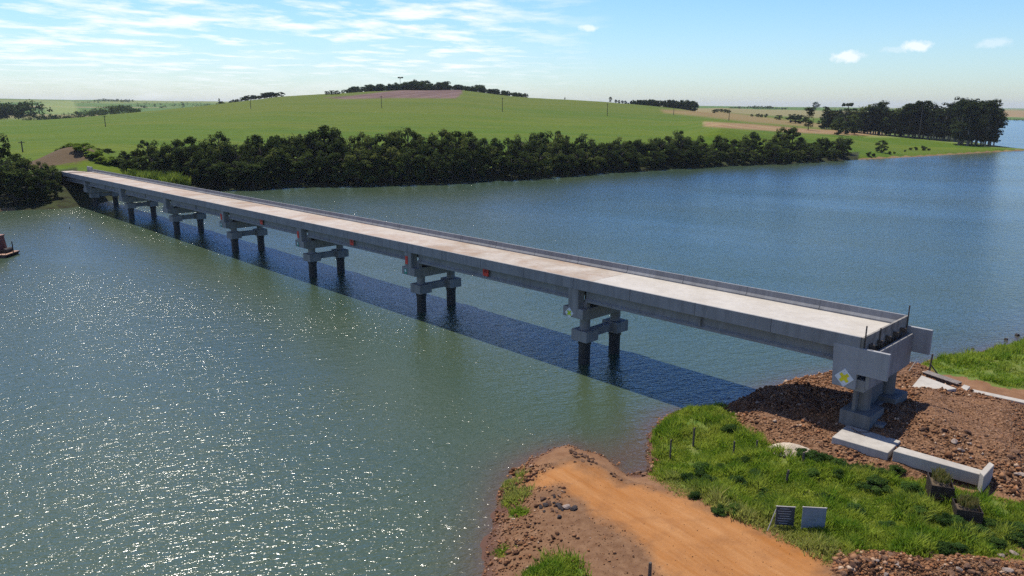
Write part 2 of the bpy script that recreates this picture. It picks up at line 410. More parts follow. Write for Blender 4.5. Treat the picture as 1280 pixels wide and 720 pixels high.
colm(1100, 198.5, (14, 2), (490, 'p', 182), (640, 'p', 168), (900, 'z', 6), (1400, 'z', 9), (2800, 'p', 136))
colm(1150, 196, (12, 1.6), (490, 'p', 185.5), (620, 'p', 172), (900, 'z', 4), (1400, 'z', 6), (2800, 'p', 138))
colm(1200, 193, (10, 1.4), (490, 'z', 1.9), (600, 'z', 2.2), (760, 'z', -2), (1420, 'z', -2), (2700, 'p', 139))
colm(1240, 190.5, (9, 1.3), (505, 'z', 1.5), (560, 'z', 1.2), (600, 'z', -2.5), (1450, 'z', -2.5), (2600, 'p', 139.5))
colm(1280, 188.5, (8, 1.1), (512, 'z', 1.0), (520, 'z', 0.7), (535, 'z', -2.5), (1450, 'z', -2.5), (2600, 'p', 139.5))
colm(1330, 187, (6, .6), (512, 'z', .5), (520, 'z', 0.2), (530, 'z', -2.5), (1450, 'z', -2.5), (2600, 'p', 140))
K[1370] = np.array([(400, -3), (420, -3), (440, -3), (460, -3), (500, -3), (520, -3), (560, -3), (1450, -2.5), (2600, zpy(2600, 1280, 139.5)), (9000, 10), (14000, .5)])
K[1800] = K[1370]
kpx = np.array(sorted(K)); kU = np.array([ray(p_, 160)[0] / ray(p_, 160)[1] for p_ in kpx])
kT = np.stack([K[p_] for p_ in kpx])                    # (cols, knots, 2)
Ygrid = np.concatenate([np.arange(150, 420, 3.0), np.arange(420, 720, 6.0), np.arange(720, 1200, 14.0), np.arange(1200, 3600, 75.0), np.array([3600, 4000, 5000, 6500, 9000, 11500, 14000])])
Ugrid = np.arange(-1.05, 1.15, 0.0035)
ZH = np.zeros((len(Ygrid), len(Ugrid)))
for j, u in enumerate(Ugrid):
    kn = np.stack([[np.interp(u, kU, kT[:, k, q]) for q in (0, 1)] for k in range(kT.shape[1])])
    for k in range(1, len(kn)): kn[k, 0] = max(kn[k, 0], kn[k - 1, 0] + 1)
    z = np.interp(Ygrid, kn[:, 0], kn[:, 1])
    s = z.copy()
    for _ in range(3): s[1:-1] = .25 * s[:-2] + .5 * s[1:-1] + .25 * s[2:]
    ZH[:, j] = np.where(Ygrid < kn[3, 0], z, s)
UU, YY = np.meshgrid(Ugrid, Ygrid)
XX = UU * YY
md = np.hypot((XX + 150) / 13.0, (YY - 262) / 11.0)      # the dry mound beyond the bridge end
ZH += 5.2 * np.exp(-md ** 2)
ZH += np.where(ZH > 1, 0.25 * fbm(XX * .03, YY * .03, 31), 0) + np.where((YY > 1200) & (ZH > 1), 2.5 * fbm(XX * .002, YY * .002, 35), 0)

def hill_z(x, y):
    u = x / y; j = np.clip((u - Ugrid[0]) / 0.0035, 0, len(Ugrid) - 1.001); j0 = int(j); fj = j - j0
    i0 = int(np.clip(np.searchsorted(Ygrid, y) - 1, 0, len(Ygrid) - 2)); fi = (y - Ygrid[i0]) / (Ygrid[i0 + 1] - Ygrid[i0])
    return float((ZH[i0, j0] * (1 - fj) + ZH[i0, j0 + 1] * fj) * (1 - fi) + (ZH[i0 + 1, j0] * (1 - fj) + ZH[i0 + 1, j0 + 1] * fj) * fi)

def on_col(px, Y, py=170):
    r = ray(px, py); x = r[0] / r[1] * Y; return np.array([x, Y, hill_z(x, Y)])

def on_hill(px, py, y0=160.0, y1=6000.0):
    """first hit of the photo ray with the far land"""
    r = ray(px, py); u, sl = r[0] / r[1], r[2] / r[1]; Y = y0
    while Y < y1:
        if H + sl * Y <= hill_z(u * Y, Y) and hill_z(u * Y, Y) > 0: break
        Y *= 1.004
    return np.array([u * Y, Y, hill_z(u * Y, Y)])

PX, PY = proj(XX, YY, ZH)
Pp = np.stack([PX.ravel(), PY.ravel()], 1)
Yf = YY.ravel()
def fpoly(pts, soft=1.2, ylo=0, yhi=1e9): return sstep(sdist(Pp, np.array(pts, float)), -soft, soft) * ((Yf > ylo) & (Yf < yhi))
a_plow = np.maximum(fpoly([(405, 122), (440, 119.5), (520, 110), (580, 109), (576, 118), (570, 123), (490, 122.5), (430, 124)], 1.0, 700, 1000), 0)
a_brown = np.maximum(fpoly([(880, 158), (880, 152), (940, 155), (1010, 161), (1100, 165), (1110, 170), (1060, 169), (1000, 166), (940, 162)], 1.5, 380, 950) * 1.0,
                     fpoly([(825, 137), (900, 139), (985, 150), (1040, 156), (1030, 160), (940, 153), (880, 146), (830, 141)], 2.0, 500, 1300) * .7)
a_brown = np.maximum(a_brown, fpoly([(1244, 150), (1300, 150), (1300, 138), (1244, 138)], 1.0, 1800, 5000) * .8)
a_brown = np.maximum(a_brown, fpoly([(1250, 155), (1300, 154), (1300, 150), (1250, 151)], .6, 1300, 1900) * .5)
a_pale = np.maximum(fpoly([(880, 152), (960, 158), (1005, 163), (995, 165), (940, 160), (880, 155)], 1.0, 400, 900), fpoly([(1080, 172), (1130, 172), (1240, 184), (1300, 187), (1300, 183), (1240, 181), (1150, 172), (1100, 166)], 1.5, 380, 700) * .6)
a_pale = np.maximum(a_pale, fpoly([(50, 128), (92, 126), (100, 143), (60, 143)], 3, 1000, 4000) * .7)
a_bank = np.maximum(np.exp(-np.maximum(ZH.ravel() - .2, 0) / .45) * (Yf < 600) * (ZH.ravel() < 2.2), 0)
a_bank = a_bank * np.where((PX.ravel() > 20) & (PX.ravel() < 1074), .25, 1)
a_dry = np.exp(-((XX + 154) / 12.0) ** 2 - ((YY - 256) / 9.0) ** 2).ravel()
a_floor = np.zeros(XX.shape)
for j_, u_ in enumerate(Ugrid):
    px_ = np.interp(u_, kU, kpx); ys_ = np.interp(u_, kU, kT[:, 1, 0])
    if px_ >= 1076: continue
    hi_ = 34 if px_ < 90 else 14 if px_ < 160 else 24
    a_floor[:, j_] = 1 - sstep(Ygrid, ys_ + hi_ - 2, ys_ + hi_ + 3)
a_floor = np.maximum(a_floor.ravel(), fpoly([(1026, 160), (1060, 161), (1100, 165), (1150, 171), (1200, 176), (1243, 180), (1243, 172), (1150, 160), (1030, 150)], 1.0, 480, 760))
a_dry = np.clip(a_dry * 1.8, 0, 1)
ny, nx = XX.shape; idx = np.arange(nx * ny).reshape(ny, nx)
Fh = np.stack([idx[:-1, :-1], idx[:-1, 1:], idx[1:, 1:], idx[1:, :-1]], -1).reshape(-1, 4)
keep = (ZH.ravel()[Fh].max(1) > -2.9)
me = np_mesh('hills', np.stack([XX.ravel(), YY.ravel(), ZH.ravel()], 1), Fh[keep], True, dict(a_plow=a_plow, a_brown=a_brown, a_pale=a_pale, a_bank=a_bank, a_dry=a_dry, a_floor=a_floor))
t = NT('field_crop'); p = t.pos()
f1 = t.noise(t.mapping(p, rot=(0, 0, .15), scale=(.25, 1, 1)), .022, 5.0, .6, .8); f2 = t.noise(p, .25, 6.0, .65); f3 = t.noise(t.mapping(p, rot=(0, 0, -.1), scale=(.05, 1, 1)), .16, 3.0, .6)
c = t.mix(t.mr(f1, .38, .62), (.062, .116, .004), (.100, .134, .009))
zz_ = t.n('SeparateXYZ', Vector=p).outputs[2]
c = t.mix(t.mr(t.math('ADD', zz_, t.math('MULTIPLY', f1, 18.0)), 22, 38, .0, .6), c, (.112, .122, .018))
c = t.mix(t.mr(f3, .45, .7, 0, .38), c, (.042, .080, .013))
tw = t.n('TexWave', wave_type='BANDS', bands_direction='Y', Scale=.035, Distortion=3.5, Detail=2.0); t.set(tw.inputs['Vector'], t.mapping(p, rot=(0, 0, .12), scale=(.22, 1, 1)))
c = t.mix(t.mr(tw.outputs['Fac'], .80, .97, 0, .28), c, (.05, .075, .012))
c = t.mix(t.mr(f2, .45, .75, 0, .4), c, (.036, .066, .012))
far_ = t.n('SeparateXYZ', Vector=p).outputs[1]
patch = t.vor(t.mapping(p, rot=(0, 0, .5), scale=(1, .6, 1)), .0022, 'Color')
pc = t.ramp(t.n('SeparateColor', Color=patch).outputs[0], [(0, (.075, .13, .03)), (.4, (.14, .17, .05)), (.7, (.19, .17, .08)), (1, (.10, .15, .04))], 'CONSTANT')
c = t.mix(t.mr(far_, 1000, 1150), c, pc)
c = t.mix(t.attr('a_pale'), c, (.20, .235, .08))
brn = t.mix(t.mr(t.noise(t.mapping(p, scale=(.15, 1, 1)), .12, 4.0), .35, .65), (.21, .115, .07), (.26, .19, .09))
c = t.mix(t.attr('a_brown'), c, brn)
plow = t.mix(t.mr(t.noise(t.mapping(p, rot=(0, 0, .35), scale=(1, .06, 1)), .13, 3.0), .35, .65), (.095, .058, .05), (.165, .11, .095))
c = t.mix(t.attr('a_plow'), c, plow)
c = t.mix(t.mr(t.math('ADD', t.attr('a_dry'), t.math('MULTIPLY', t.math('SUBTRACT', f2, .5), .8)), .35, .6), c, (.105, .075, .045))
bk = t.mix(t.mr(f2, .35, .65), (.16, .085, .055), (.22, .17, .075))
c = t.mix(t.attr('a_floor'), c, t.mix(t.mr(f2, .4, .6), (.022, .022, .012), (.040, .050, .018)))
c = t.mix(t.mr(t.math('ADD', t.attr('a_bank'), t.math('MULTIPLY', t.math('SUBTRACT', f2, .5), .5)), .35, .6), c, bk)
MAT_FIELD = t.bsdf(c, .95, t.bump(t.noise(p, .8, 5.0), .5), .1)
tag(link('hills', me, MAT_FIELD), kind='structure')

# ------------------------------------------------------------------ water: one sheet, muddy near the near bank
wx = np.concatenate([np.linspace(-13000, -60, 12), np.arange(-40, 90, 1.5), np.linspace(110, 13000, 12)])
wy = np.concatenate([np.linspace(-400, 20, 6), np.arange(24, 110, 1.5), np.linspace(130, 13500, 16)])
WX, WY = np.meshgrid(wx, wy); Pw = np.stack([WX.ravel(), WY.ravel()], 1)
sdw = -sdist(Pw, shore)
a_sh = np.exp(-np.maximum(sdw, 0) / 1.7)
cove = at(800, 570, 0)[:2]; a_sh = np.maximum(a_sh, .9 * np.exp(-(np.hypot(Pw[:, 0] - cove[0], Pw[:, 1] - cove[1]) / 4.2) ** 2))
rsh = at(1215, 436, 0)[:2]; a_sh = np.maximum(a_sh, .5 * np.exp(-np.maximum(sdw, 0) / 5.0) * (Pw[:, 0] > 40))
ny, nx = WX.shape; idx = np.arange(nx * ny).reshape(ny, nx)
Fw = np.stack([idx[:-1, :-1], idx[:-1, 1:], idx[1:, 1:], idx[1:, :-1]], -1).reshape(-1, 4)
me = np_mesh('water', np.stack([WX.ravel(), WY.ravel(), np.zeros(WX.size)], 1), Fw, True, dict(a_sh=a_sh))
t = NT('lake_water'); p = t.pos()
WROT = (0, 0, math.radians(-27))
m1 = t.mapping(p, rot=WROT, scale=(.42, 1.0, 1)); m2 = t.mapping(p, rot=(0, 0, math.radians(-8)), scale=(.5, 1.0, 1))
h = t.math('MULTIPLY', t.noise(m1, .92, 2.0, .55, .4), .25)
h = t.math('ADD', h, t.math('MULTIPLY', t.noise(m2, 2.9, 2.0, .6, .3), .155))
h = t.math('ADD', h, t.math('MULTIPLY', t.noise(m1, 7.5, 2.0, .6), .058))
gust = t.noise(t.mapping(p, rot=(0, 0, .5), scale=(.3, 1, 1)), .018, 4.0, .6)
nrm = t.n('Bump', Height=h, Distance=1.0, Strength=t.mr(gust, .34, .66, .42, 1.05)).outputs[0]
wc = t.mix(t.mr(t.noise(p, .02, 4.0, .6), .35, .65), (.036, .062, .040), (.048, .070, .036))
wc = t.mix(t.attr('a_sh'), wc, (.080, .050, .034))
MAT_WATER = t.bsdf(wc, .17, nrm, .70, IOR=1.333)
tag(link('water', me, MAT_WATER), kind='structure')
# ------------------------------------------------------------------ the bridge
BANG, BN0, BW, BZ0, BG = -0.76527, 59.0857, 9.65, 10.295, -0.00755
Dv = np.array([math.sin(BANG), math.cos(BANG), 0.0]); Nv = np.array([Dv[1], -Dv[0], 0.0])
S0, SPAN = 21.85, 29.85
PIERS = [52.1 + SPAN * k for k in range(7)]
S1 = PIERS[-1] + SPAN - 3.0
def Bw(s, n, z): return Dv * s + Nv * (BN0 + n) + np.array([0, 0, z])
def zt(s): return BZ0 + BG * (s - 25)
BROT = math.atan2(Dv[1], Dv[0])
bridge = empty('bridge', Bw(S0, BW / 2, 0), BROT, 'long grey concrete girder bridge on twin-column piers crossing the lake', 'bridge')
# local frame: x = s - S0, y = BW/2 - n, z up
def L(s, n): return s - S0, BW / 2 - n
CON_DECK1 = concrete('deck_concrete_clean', (.46, .43, .39), (.385, .35, .305), .2)
CON_DECK2 = concrete('deck_concrete_stained', (.42, .375, .33), (.32, .26, .205), .25, (.27, .18, .12))
CON_DECK3 = concrete('deck_concrete_dusty', (.44, .395, .35), (.375, .31, .26), .2, (.32, .225, .165))
CON = concrete('bridge_concrete', (.255, .26, .27), (.205, .205, .21), .42)
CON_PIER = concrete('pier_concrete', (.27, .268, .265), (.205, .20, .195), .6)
CON_FOOT = concrete('shaded_footing_concrete', (.19, .188, .18), (.14, .135, .125), .6)  # darker copy of the pier concrete, abutment shade put into its colour
CON_WING = concrete('wing_wall_concrete', (.34, .345, .36), (.28, .28, .285), .3)
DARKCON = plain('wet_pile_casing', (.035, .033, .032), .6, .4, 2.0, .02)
RUST = plain('rusty_steel', (.11, .055, .035), .8, .45, 2.5, .01)
WOOD = plain('weathered_wood', (.095, .075, .06), .9, .35, 6.0, .01)
FORM = plain('formwork_plywood', (.20, .185, .165), .85, .45, 1.2, .006)

g = BG
zl = lambda s: zt(s)            # parapet top
HB, SLAB = 0.92, 0.26
spans = [S0] + PIERS + [S1]
deckm = [CON_DECK1, CON_DECK2, CON_DECK3, CON_DECK3, CON_DECK2, CON_DECK3, CON_DECK3, CON_DECK2]
# near barrier profile in (y,z): outer face includes the slab edge
def barrier(sign):
    o = BW / 2 * sign
    pr = [(o, -HB - SLAB), (o, 0), (o - sign * .20, 0), (o - sign * .25, -.55), (o - sign * .40, -.78), (o - sign * .40, -HB - SLAB)]
    return pr if sign < 0 else pr[::-1]
gird = [(-.33, 0), (.33, 0), (.33, .22), (.11, .42), (.11, 1.18), (.45, 1.30), (.45, 1.50), (-.45, 1.50), (-.45, 1.30), (-.11, 1.18), (-.11, .42), (-.33, .22)]
first_g = None
for k in range(8):
    a, b = spans[k] - S0 + .02, spans[k + 1] - S0 - .02
    mb = MB(); hw = BW / 2 - .395
    zc0 = zt(S0) - HB
    n_ = 2
    P = []
    for x in (a, b):
        for y, z in ((-hw, -.0), (0, .06), (hw, 0), (hw, -SLAB), (-hw, -SLAB)): P.append((x, y, zc0 + z + g * x))
    mb.add(P, [(4, 3, 2, 1, 0), (5, 6, 7, 8, 9), (0, 1, 6, 5), (1, 2, 7, 6), (2, 3, 8, 7), (3, 4, 9, 8), (4, 0, 5, 9)])
    mb.build('deck_slab', deckm[k], bridge)
    for sg in (1, -1):
        mb = MB(); nseg = 4
        for q in range(nseg):
            x0 = a + (b - a) * q / nseg + (.03 if q else 0); x1 = a + (b - a) * (q + 1) / nseg - .03
            mb.extrude([(y, z + zt(S0)) for y, z in barrier(sg)], x0, x1, g)
            if q: 
                core = [(BW / 2 * sg - sg * .05, -HB - SLAB + .04), (BW / 2 * sg - sg * .05, -.06), (BW / 2 * sg - sg * .16, -.06), (BW / 2 * sg - sg * .30, -HB - SLAB + .04)]
                mb.extrude([(y, z + zt(S0)) for y, z in (core if sg < 0 else core[::-1])], x0 - .065, x0 + .005, g)
        mb.build('parapet', CON, bridge)
    for gy in (-3.55, -1.2, 1.2, 3.55):
        z0 = zt(S0) - HB - SLAB - 1.505
        xa, xb = a + (.9 if k else .35), b - .9
        if first_g is None or k == 0 or k == 7:
            mb = MB().extrude([(y, z + z0) for y, z in gird], xa, xb, g)
            go = mb.build('girder', CON, bridge, (0, gy, 0))
            if k == 1: first_g = go
        else:
            go = first_g.copy(); COL.objects.link(go); go.location = (a - (spans[1] - S0 + .02), gy, g * (a - (spans[1] - S0 + .02)))
        if k == 1: first_g = go; 
        if k == 0: first_g = None
    # cross diaphragm between the girders at mid span
    xm = (a + b) / 2
    MB().box(xm - .12, xm + .12, -3.43, 3.43, zt(S0) - HB - SLAB - 1.25, zt(S0) - HB - SLAB - .003, g).build('diaphragm', CON, bridge)
    MB().box(xm - .10, xm + .10, 3.45, 3.92, zt(S0) - HB - SLAB - 1.26, zt(S0) - HB - SLAB - .09, g).build('stiffener', CON, bridge)

# piers
CAPZ0, CAPZ1 = 5.45, 6.75
CW = 2.66
def make_pier(dz):
    cz1, cz0 = CAPZ1 + dz, CAPZ0 + dz
    mb = MB()
    yy = BW / 2 - .05
    prof = [(-yy, cz1), (-yy, cz0 + .25), (-yy + .9, cz0), (yy - .9, cz0), (yy, cz0 + .25), (yy, cz1)]
    mb.extrude(prof, -1.42, 1.42)
    cap = mb.build('pier_cap', CON_PIER, bridge, bevel=.03)
    for sg in (1, -1):
        MB().tube((0, sg * CW, 3.95), (0, sg * CW, cz0 + .01), .58, n=20).build('column', CON_PIER, cap, smooth=False)
        MB().box(-1.12, 1.12, sg * CW - 1.02, sg * CW + 1.02, 2.72, 3.96).build('pile_block', CON_PIER, cap, bevel=.03)
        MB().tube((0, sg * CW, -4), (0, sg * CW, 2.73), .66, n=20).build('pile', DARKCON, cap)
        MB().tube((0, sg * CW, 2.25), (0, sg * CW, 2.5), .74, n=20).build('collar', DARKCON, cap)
        MB().box(-.70, .70, sg * (yy - .55) - .52, sg * (yy - .55) + .52, cz1 - .01, zt(52.1) + dz - HB - SLAB - .02).build('shear_block', CON_PIER, cap, bevel=.02)
    MB().box(-.42, .42, -CW + 1.0, CW - 1.0, 2.95, 3.85).build('tie_beam', CON_PIER, cap, bevel=.02)
    for gy in (-3.55, -1.2, 1.2, 3.55):
        for sx in (-.95, .95):
            MB().box(sx - .2, sx + .2, gy - .3, gy + .3, cz1 - .005, zt(52.1) + dz - HB - SLAB - 1.50).build('bearing', CON_PIER, cap)
    return cap
for k, s in enumerate(PIERS):
    pr = make_pier(zt(s) - zt(PIERS[0]))
    pr.location = (s - S0, 0, 0)

# abutment at the near end
ab = MB()
x0 = -.9; HBW = BW / 2
zA = 9.45
ab.box(-.55, .85, -HBW + .33, HBW - .33, 5.75, 6.72)                        # cap beam under the girders
ab.box(-.85, -.56, -HBW + .33, HBW - .33, 6.1, zA - .55)                   # back wall
abut = ab.build('abutment', CON_PIER, bridge, bevel=.02)
def wing(sg):
    o = sg * (HBW + .02)
    poly = [(2.1, zA - .02), (-2.25, zA), (-2.25, 7.25), (.05, 7.25), (.05, 5.95), (1.9, 5.95)]
    mb = MB(); n = len(poly)
    P = [(x, o, z) for x, z in poly] + [(x, o - sg * .30, z) for x, z in poly]
    mb.add(P, [tuple(range(n)), tuple(range(2 * n - 1, n - 1, -1))] + [(i, n + i, n + (i + 1) % n, (i + 1) % n) for i in range(n)])
    return mb.build('wing_wall', CON_WING, abut, bevel=.02)
wing(1); wing(-1)
for sg in (1, -1):
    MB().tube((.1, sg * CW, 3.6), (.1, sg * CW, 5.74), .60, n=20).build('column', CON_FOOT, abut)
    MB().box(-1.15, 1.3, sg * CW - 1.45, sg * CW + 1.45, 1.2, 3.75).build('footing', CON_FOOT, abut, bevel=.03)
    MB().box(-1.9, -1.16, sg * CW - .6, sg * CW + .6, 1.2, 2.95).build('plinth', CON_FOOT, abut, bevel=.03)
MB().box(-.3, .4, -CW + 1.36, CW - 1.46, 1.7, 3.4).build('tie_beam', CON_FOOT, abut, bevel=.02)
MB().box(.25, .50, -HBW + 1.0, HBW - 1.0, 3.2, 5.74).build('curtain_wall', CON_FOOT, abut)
# timber end panel with its uprights
ep = MB()
ep.box(-.18, -.012, -HBW + .02, HBW - .02, zt(S0) - HB - SLAB - .1, zt(S0) - .005)
ep = ep.build('end_panel', FORM, bridge)
for q in range(7):
    y = HBW - .25 - q * (BW - .5) / 6
    hgt = .95 if q in (0, 6) else (.16 if q == 2 else -.75)
    MB().box(-.27, -.185, y - .05, y + .05, zt(S0) - 1.5, zt(S0) + hgt).build('upright', WOOD, ep)
for q in range(5):
    y = HBW - 1.3 - q * 1.7
    MB().box(-.62, -.19, y - .06, y + .06, zA - .30, zA - .15 + .25).build('strut', WOOD, ep)
# far abutment
fa = MB(); xe = S1 - S0
fa.box(xe - 1.2, xe + .9, -HBW + .3, HBW - .3, 1.0, 6.1, 0)
fab = fa.build('abutment', CON_WING, bridge)
for sg in (1, -1):
    o = sg * (HBW + .02)
    MB().box(xe - .6, xe + 4.4, min(o, o - sg * .3), max(o, o - sg * .3), 3.5, zt(S1) + (.55 if sg < 0 else -1.0)).build('wing_wall', CON_WING, fab)
MB().box(xe + .3, xe + .55, -HBW + .35, HBW - .35, 6.2, zt(S1) - .75).build('curtain_wall', FORM, fab)
MB().box(xe - .01, xe + 9.0, -HBW + 1.0, HBW - .6, 5.2, zt(S1) - HB - .03).build('approach_slab', CON_DECK3, fab)

# ------------------------------------------------------------------ signs and marker plates fixed on the bridge
WHITE = plain('sign_white', (.62, .64, .66), .5, .06, 4.0); LIME = plain('sign_lime', (.42, .55, .03), .5, .1, 4.0); YEL = plain('sign_yellow', (.72, .62, .03), .5, .1, 4.0)
RED = plain('plate_red', (.55, .045, .03), .5, .2, 3.0); TEAL = plain('plate_teal', (.03, .22, .17), .5, .2, 3.0)
DKRED = plain('plate_red_emblem', (.28, .02, .02), .5, .2, 3.0)
def bridge_obj(name, s, n, z, label, cat, group=None):
    return empty(name, Bw(s, n, z), BROT, label, cat, group)
def diamond_sign(s, n, z, half, label, emblem, star):
    o = bridge_obj('diamond_sign', s, n, z, label, 'sign', 'white diamond signs on the bridge')
    y1 = .05
    mb = MB(); P = [(half, 0), (0, half), (-half, 0), (0, -half)]
    mb.add([(x, .005, z_) for x, z_ in P] + [(x, y1, z_) for x, z_ in P], [(3, 2, 1, 0), (4, 5, 6, 7)] + [(i, (i + 1) % 4, 4 + (i + 1) % 4, 4 + i) for i in range(4)])
    mb.build('board', WHITE, o)
    mb = MB(); h2 = half * .56; tk = half * .17
    for ang in (math.pi / 4, -math.pi / 4):
        ca, sa = math.cos(ang), math.sin(ang)
        q = [(-h2, -tk), (h2, -tk), (h2, tk), (-h2, tk)]
        q = [(x * ca - z_ * sa, x * sa + z_ * ca) for x, z_ in q]; e = .012 if ang > 0 else .016
        mb.add([(x, y1 + .001, z_) for x, z_ in q] + [(x, y1 + e, z_) for x, z_ in q], [(3, 2, 1, 0), (4, 5, 6, 7)] + [(i, (i + 1) % 4, 4 + (i + 1) % 4, 4 + i) for i in range(4)])
    if star:
        mb.box(-h2 * .55, h2 * .55, y1 + .001, y1 + .009, -h2 * .55, h2 * .55)
    mb.build('cross_emblem', emblem, o)
diamond_sign(52.1 + .45, .05, 6.12, .62, 'white diamond sign with lime green cross on the pier cap nearest the bank', LIME, False)
diamond_sign(S0 + .95, -.02, 6.75, .78, 'white diamond sign with thick yellow cross low on the pale wing wall', YEL, True)
def plate(s, n, z, w_, h_, mat, label, cat, group, face='n', emblem=None):
    o = bridge_obj('marker_plate', s, n, z, label, cat, group)
    if face == 'n':
        MB().box(-w_ / 2, w_ / 2, .004, .04, -h_ / 2, h_ / 2).build('board', mat, o)
        if emblem: MB().box(-w_ * .28, w_ * .28, .041, .05, -h_ * .1, h_ * .36).build('emblem', emblem, o); 
    return o
nth = ['second', 'third', 'fourth']
for k in (1, 2, 3):
    dz = zt(PIERS[k]) - zt(PIERS[0])
    s = PIERS[k]
    plate(s + .30, .06, 7.75 + dz, .55, 1.1, RED, f'red plate on the shear block of the {nth[k-1]} pier from the bank', 'marker plate', 'red plates on the shear blocks')
    plate(s + .55, .05, 6.15 + dz, .62, .72, TEAL, f'teal plate with white emblem on the {nth[k-1]} pier cap from the bank', 'marker plate', 'teal plates on the pier caps', emblem=WHITE)
for k, (px, w_) in enumerate([(608, 'second'), (440, 'third'), (327, 'fourth')]):
    ss = np.linspace(30, 250, 2201); xs = np.array([proj(*Bw(q, .9, 8.2))[0] for q in ss]); s = ss[np.argmin(abs(xs - px))]
    plate(s, .82, zt(s) - HB - SLAB - .62, 1.0, .95, RED, f'square red plate with dark emblem on the girder of the {w_} span', 'marker plate', 'red square plates on the girders', emblem=DKRED)

# ------------------------------------------------------------------ concrete pieces and timber on the near bank
CON_LIGHT = concrete('precast_concrete', (.42, .39, .35), (.33, .30, .265), .3)
NO_RUBBLE = []
def quad_block(name, px_pts, ztop, h, label, cat, mat=CON_LIGHT, bev=.03):
    P = np.array([at(x, y, ztop) for x, y in px_pts]); c = P.mean(0)
    ang = math.atan2(*(P[1] - P[0])[[1, 0]]); ca, sa = math.cos(-ang), math.sin(-ang)
    Q = [((p_[0] - c[0]) * ca - (p_[1] - c[1]) * sa, (p_[0] - c[0]) * sa + (p_[1] - c[1]) * ca) for p_ in P]
    NO_RUBBLE.append(P[:, :2].copy())
    area = sum(Q[i][0] * Q[(i + 1) % 4][1] - Q[(i + 1) % 4][0] * Q[i][1] for i in range(4))
    if area < 0: Q = Q[::-1]
    o = MB().prism(Q, 0, h).build(name, mat, None, (c[0], c[1], ztop - h), ang, bevel=bev)
    return tag(o, label, cat, None, 'thing')
def gz(px, py): return near_at(px, py)[2]
slabz = gz(1085, 575) + .85
print('slab top', slabz, 'abut ground', gz(1060, 525), gz(1100, 500))
quad_block('concrete_slab', [(1040, 546), (1110, 566), (1126, 551), (1059, 531)], slabz, 1.2, 'large flat pale concrete slab lying in front of the abutment with loose rods on top', 'concrete slab')
bz = max(gz(1124, 560), gz(1150, 568), gz(1175, 577), gz(1200, 585), gz(1222, 592)) + .38
print('beam', bz)
quad_block('concrete_beam', [(1116.5, 563.5), (1225, 593), (1229, 588), (1124, 558)], bz, .9, 'long low pale concrete beam running from the flat slab to a small upright block', 'concrete beam')
quad_block('concrete_block', [(1225, 590), (1230, 595.5), (1243, 581), (1237, 577)], bz + .32, 1.3, 'small upright concrete block at the end of the long low beam', 'concrete block')
rz = gz(1165, 485)
quad_block('concrete_slab', [(1140, 483), (1168, 489.5), (1196, 485.5), (1152, 469)], rz + .22, .5, 'pale half-buried concrete slab behind the abutment beside the rubble', 'concrete slab')
quad_block('concrete_beam', [(1210, 488.5), (1290, 505.5), (1290, 502), (1212, 485.5)], gz(1250, 495) + .30, .6, 'thin pale concrete kerb beam lying along the edge of the grassy shore', 'concrete beam')
quad_block('concrete_block', [(1200, 485), (1208, 488.5), (1213, 483), (1205, 480.5)], gz(1206, 486) + .35, .6, 'small pale concrete block between the timber rack and the thin kerb beam', 'concrete block')
# slatted timber rack lying behind the half-buried slab
A, B_ = near_at(1156, 468), near_at(1199, 483); dv = B_ - A; Lr = np.hypot(dv[0], dv[1]); ang = math.atan2(dv[1], dv[0])
rk = empty('timber_rack', (A[0], A[1], A[2] + .1), ang, 'low grey slatted timber rack lying between the half-buried slab and the grass', 'timber rack')
sl = math.tan(dv[2] / Lr)
for yy in (-.35, .35): MB().box(0, Lr, yy - .06, yy + .06, .0, .18, sl).build('rail', WOOD, rk)
mb = MB()
for q in range(26): mb.box(q * Lr / 26, q * Lr / 26 + .1, -.5, .5, .185, .25, sl)
mb.build('slat', plain('grey_timber', (.22, .19, .17), .9, .3, 3.0), rk)
# loose rods on the slab
for q, (a_, b_) in enumerate([((1064, 535), (1081, 545)), ((1067, 540), (1087, 540))]):
    pa, pb = at(*a_, slabz + .03), at(*b_, slabz + .03)
    o = MB().tube((0, 0, 0), tuple(pb - pa), .03, n=6).build('steel_rod', RUST, None, pa)
    tag(o, ['dark steel rod lying slantwise on the large flat slab', 'thin steel rod lying level across the other rod on the slab'][q], 'steel rod')
# pale sand heap
c = near_at(988, 562)
nr, na = 8, 28; V = [(0, 0, .55)]; 
for i in range(1, nr + 1):
    for j in range(na):
        a_ = 2 * math.pi * j / na; r_ = i / nr * (1 + .12 * math.sin(3 * a_ + 1) + .08 * math.sin(5 * a_))
        V.append((1.75 * r_ * math.cos(a_), 1.05 * r_ * math.sin(a_), .55 * (1 - (i / nr) ** 1.6) - .12 * (i / nr) + .03 * random.uniform(-1, 1)))
Ft = [(0, 1 + j, 1 + (j + 1) % na) for j in range(na)] + [f for i in range(nr - 1) for j in range(na) for f in ((1 + i * na + j, 1 + (i + 1) * na + j, 1 + (i + 1) * na + (j + 1) % na), (1 + i * na + j, 1 + (i + 1) * na + (j + 1) % na, 1 + i * na + (j + 1) % na))]
o = link('sand_heap', np_mesh('sand_heap', V, Ft, True), plain('pale_sand', (.46, .38, .30), .95, .2, 4.0, .04), None, c, -.3)
tag(o, 'low pale sand heap between the tall grass and the stone rubble', 'sand heap')

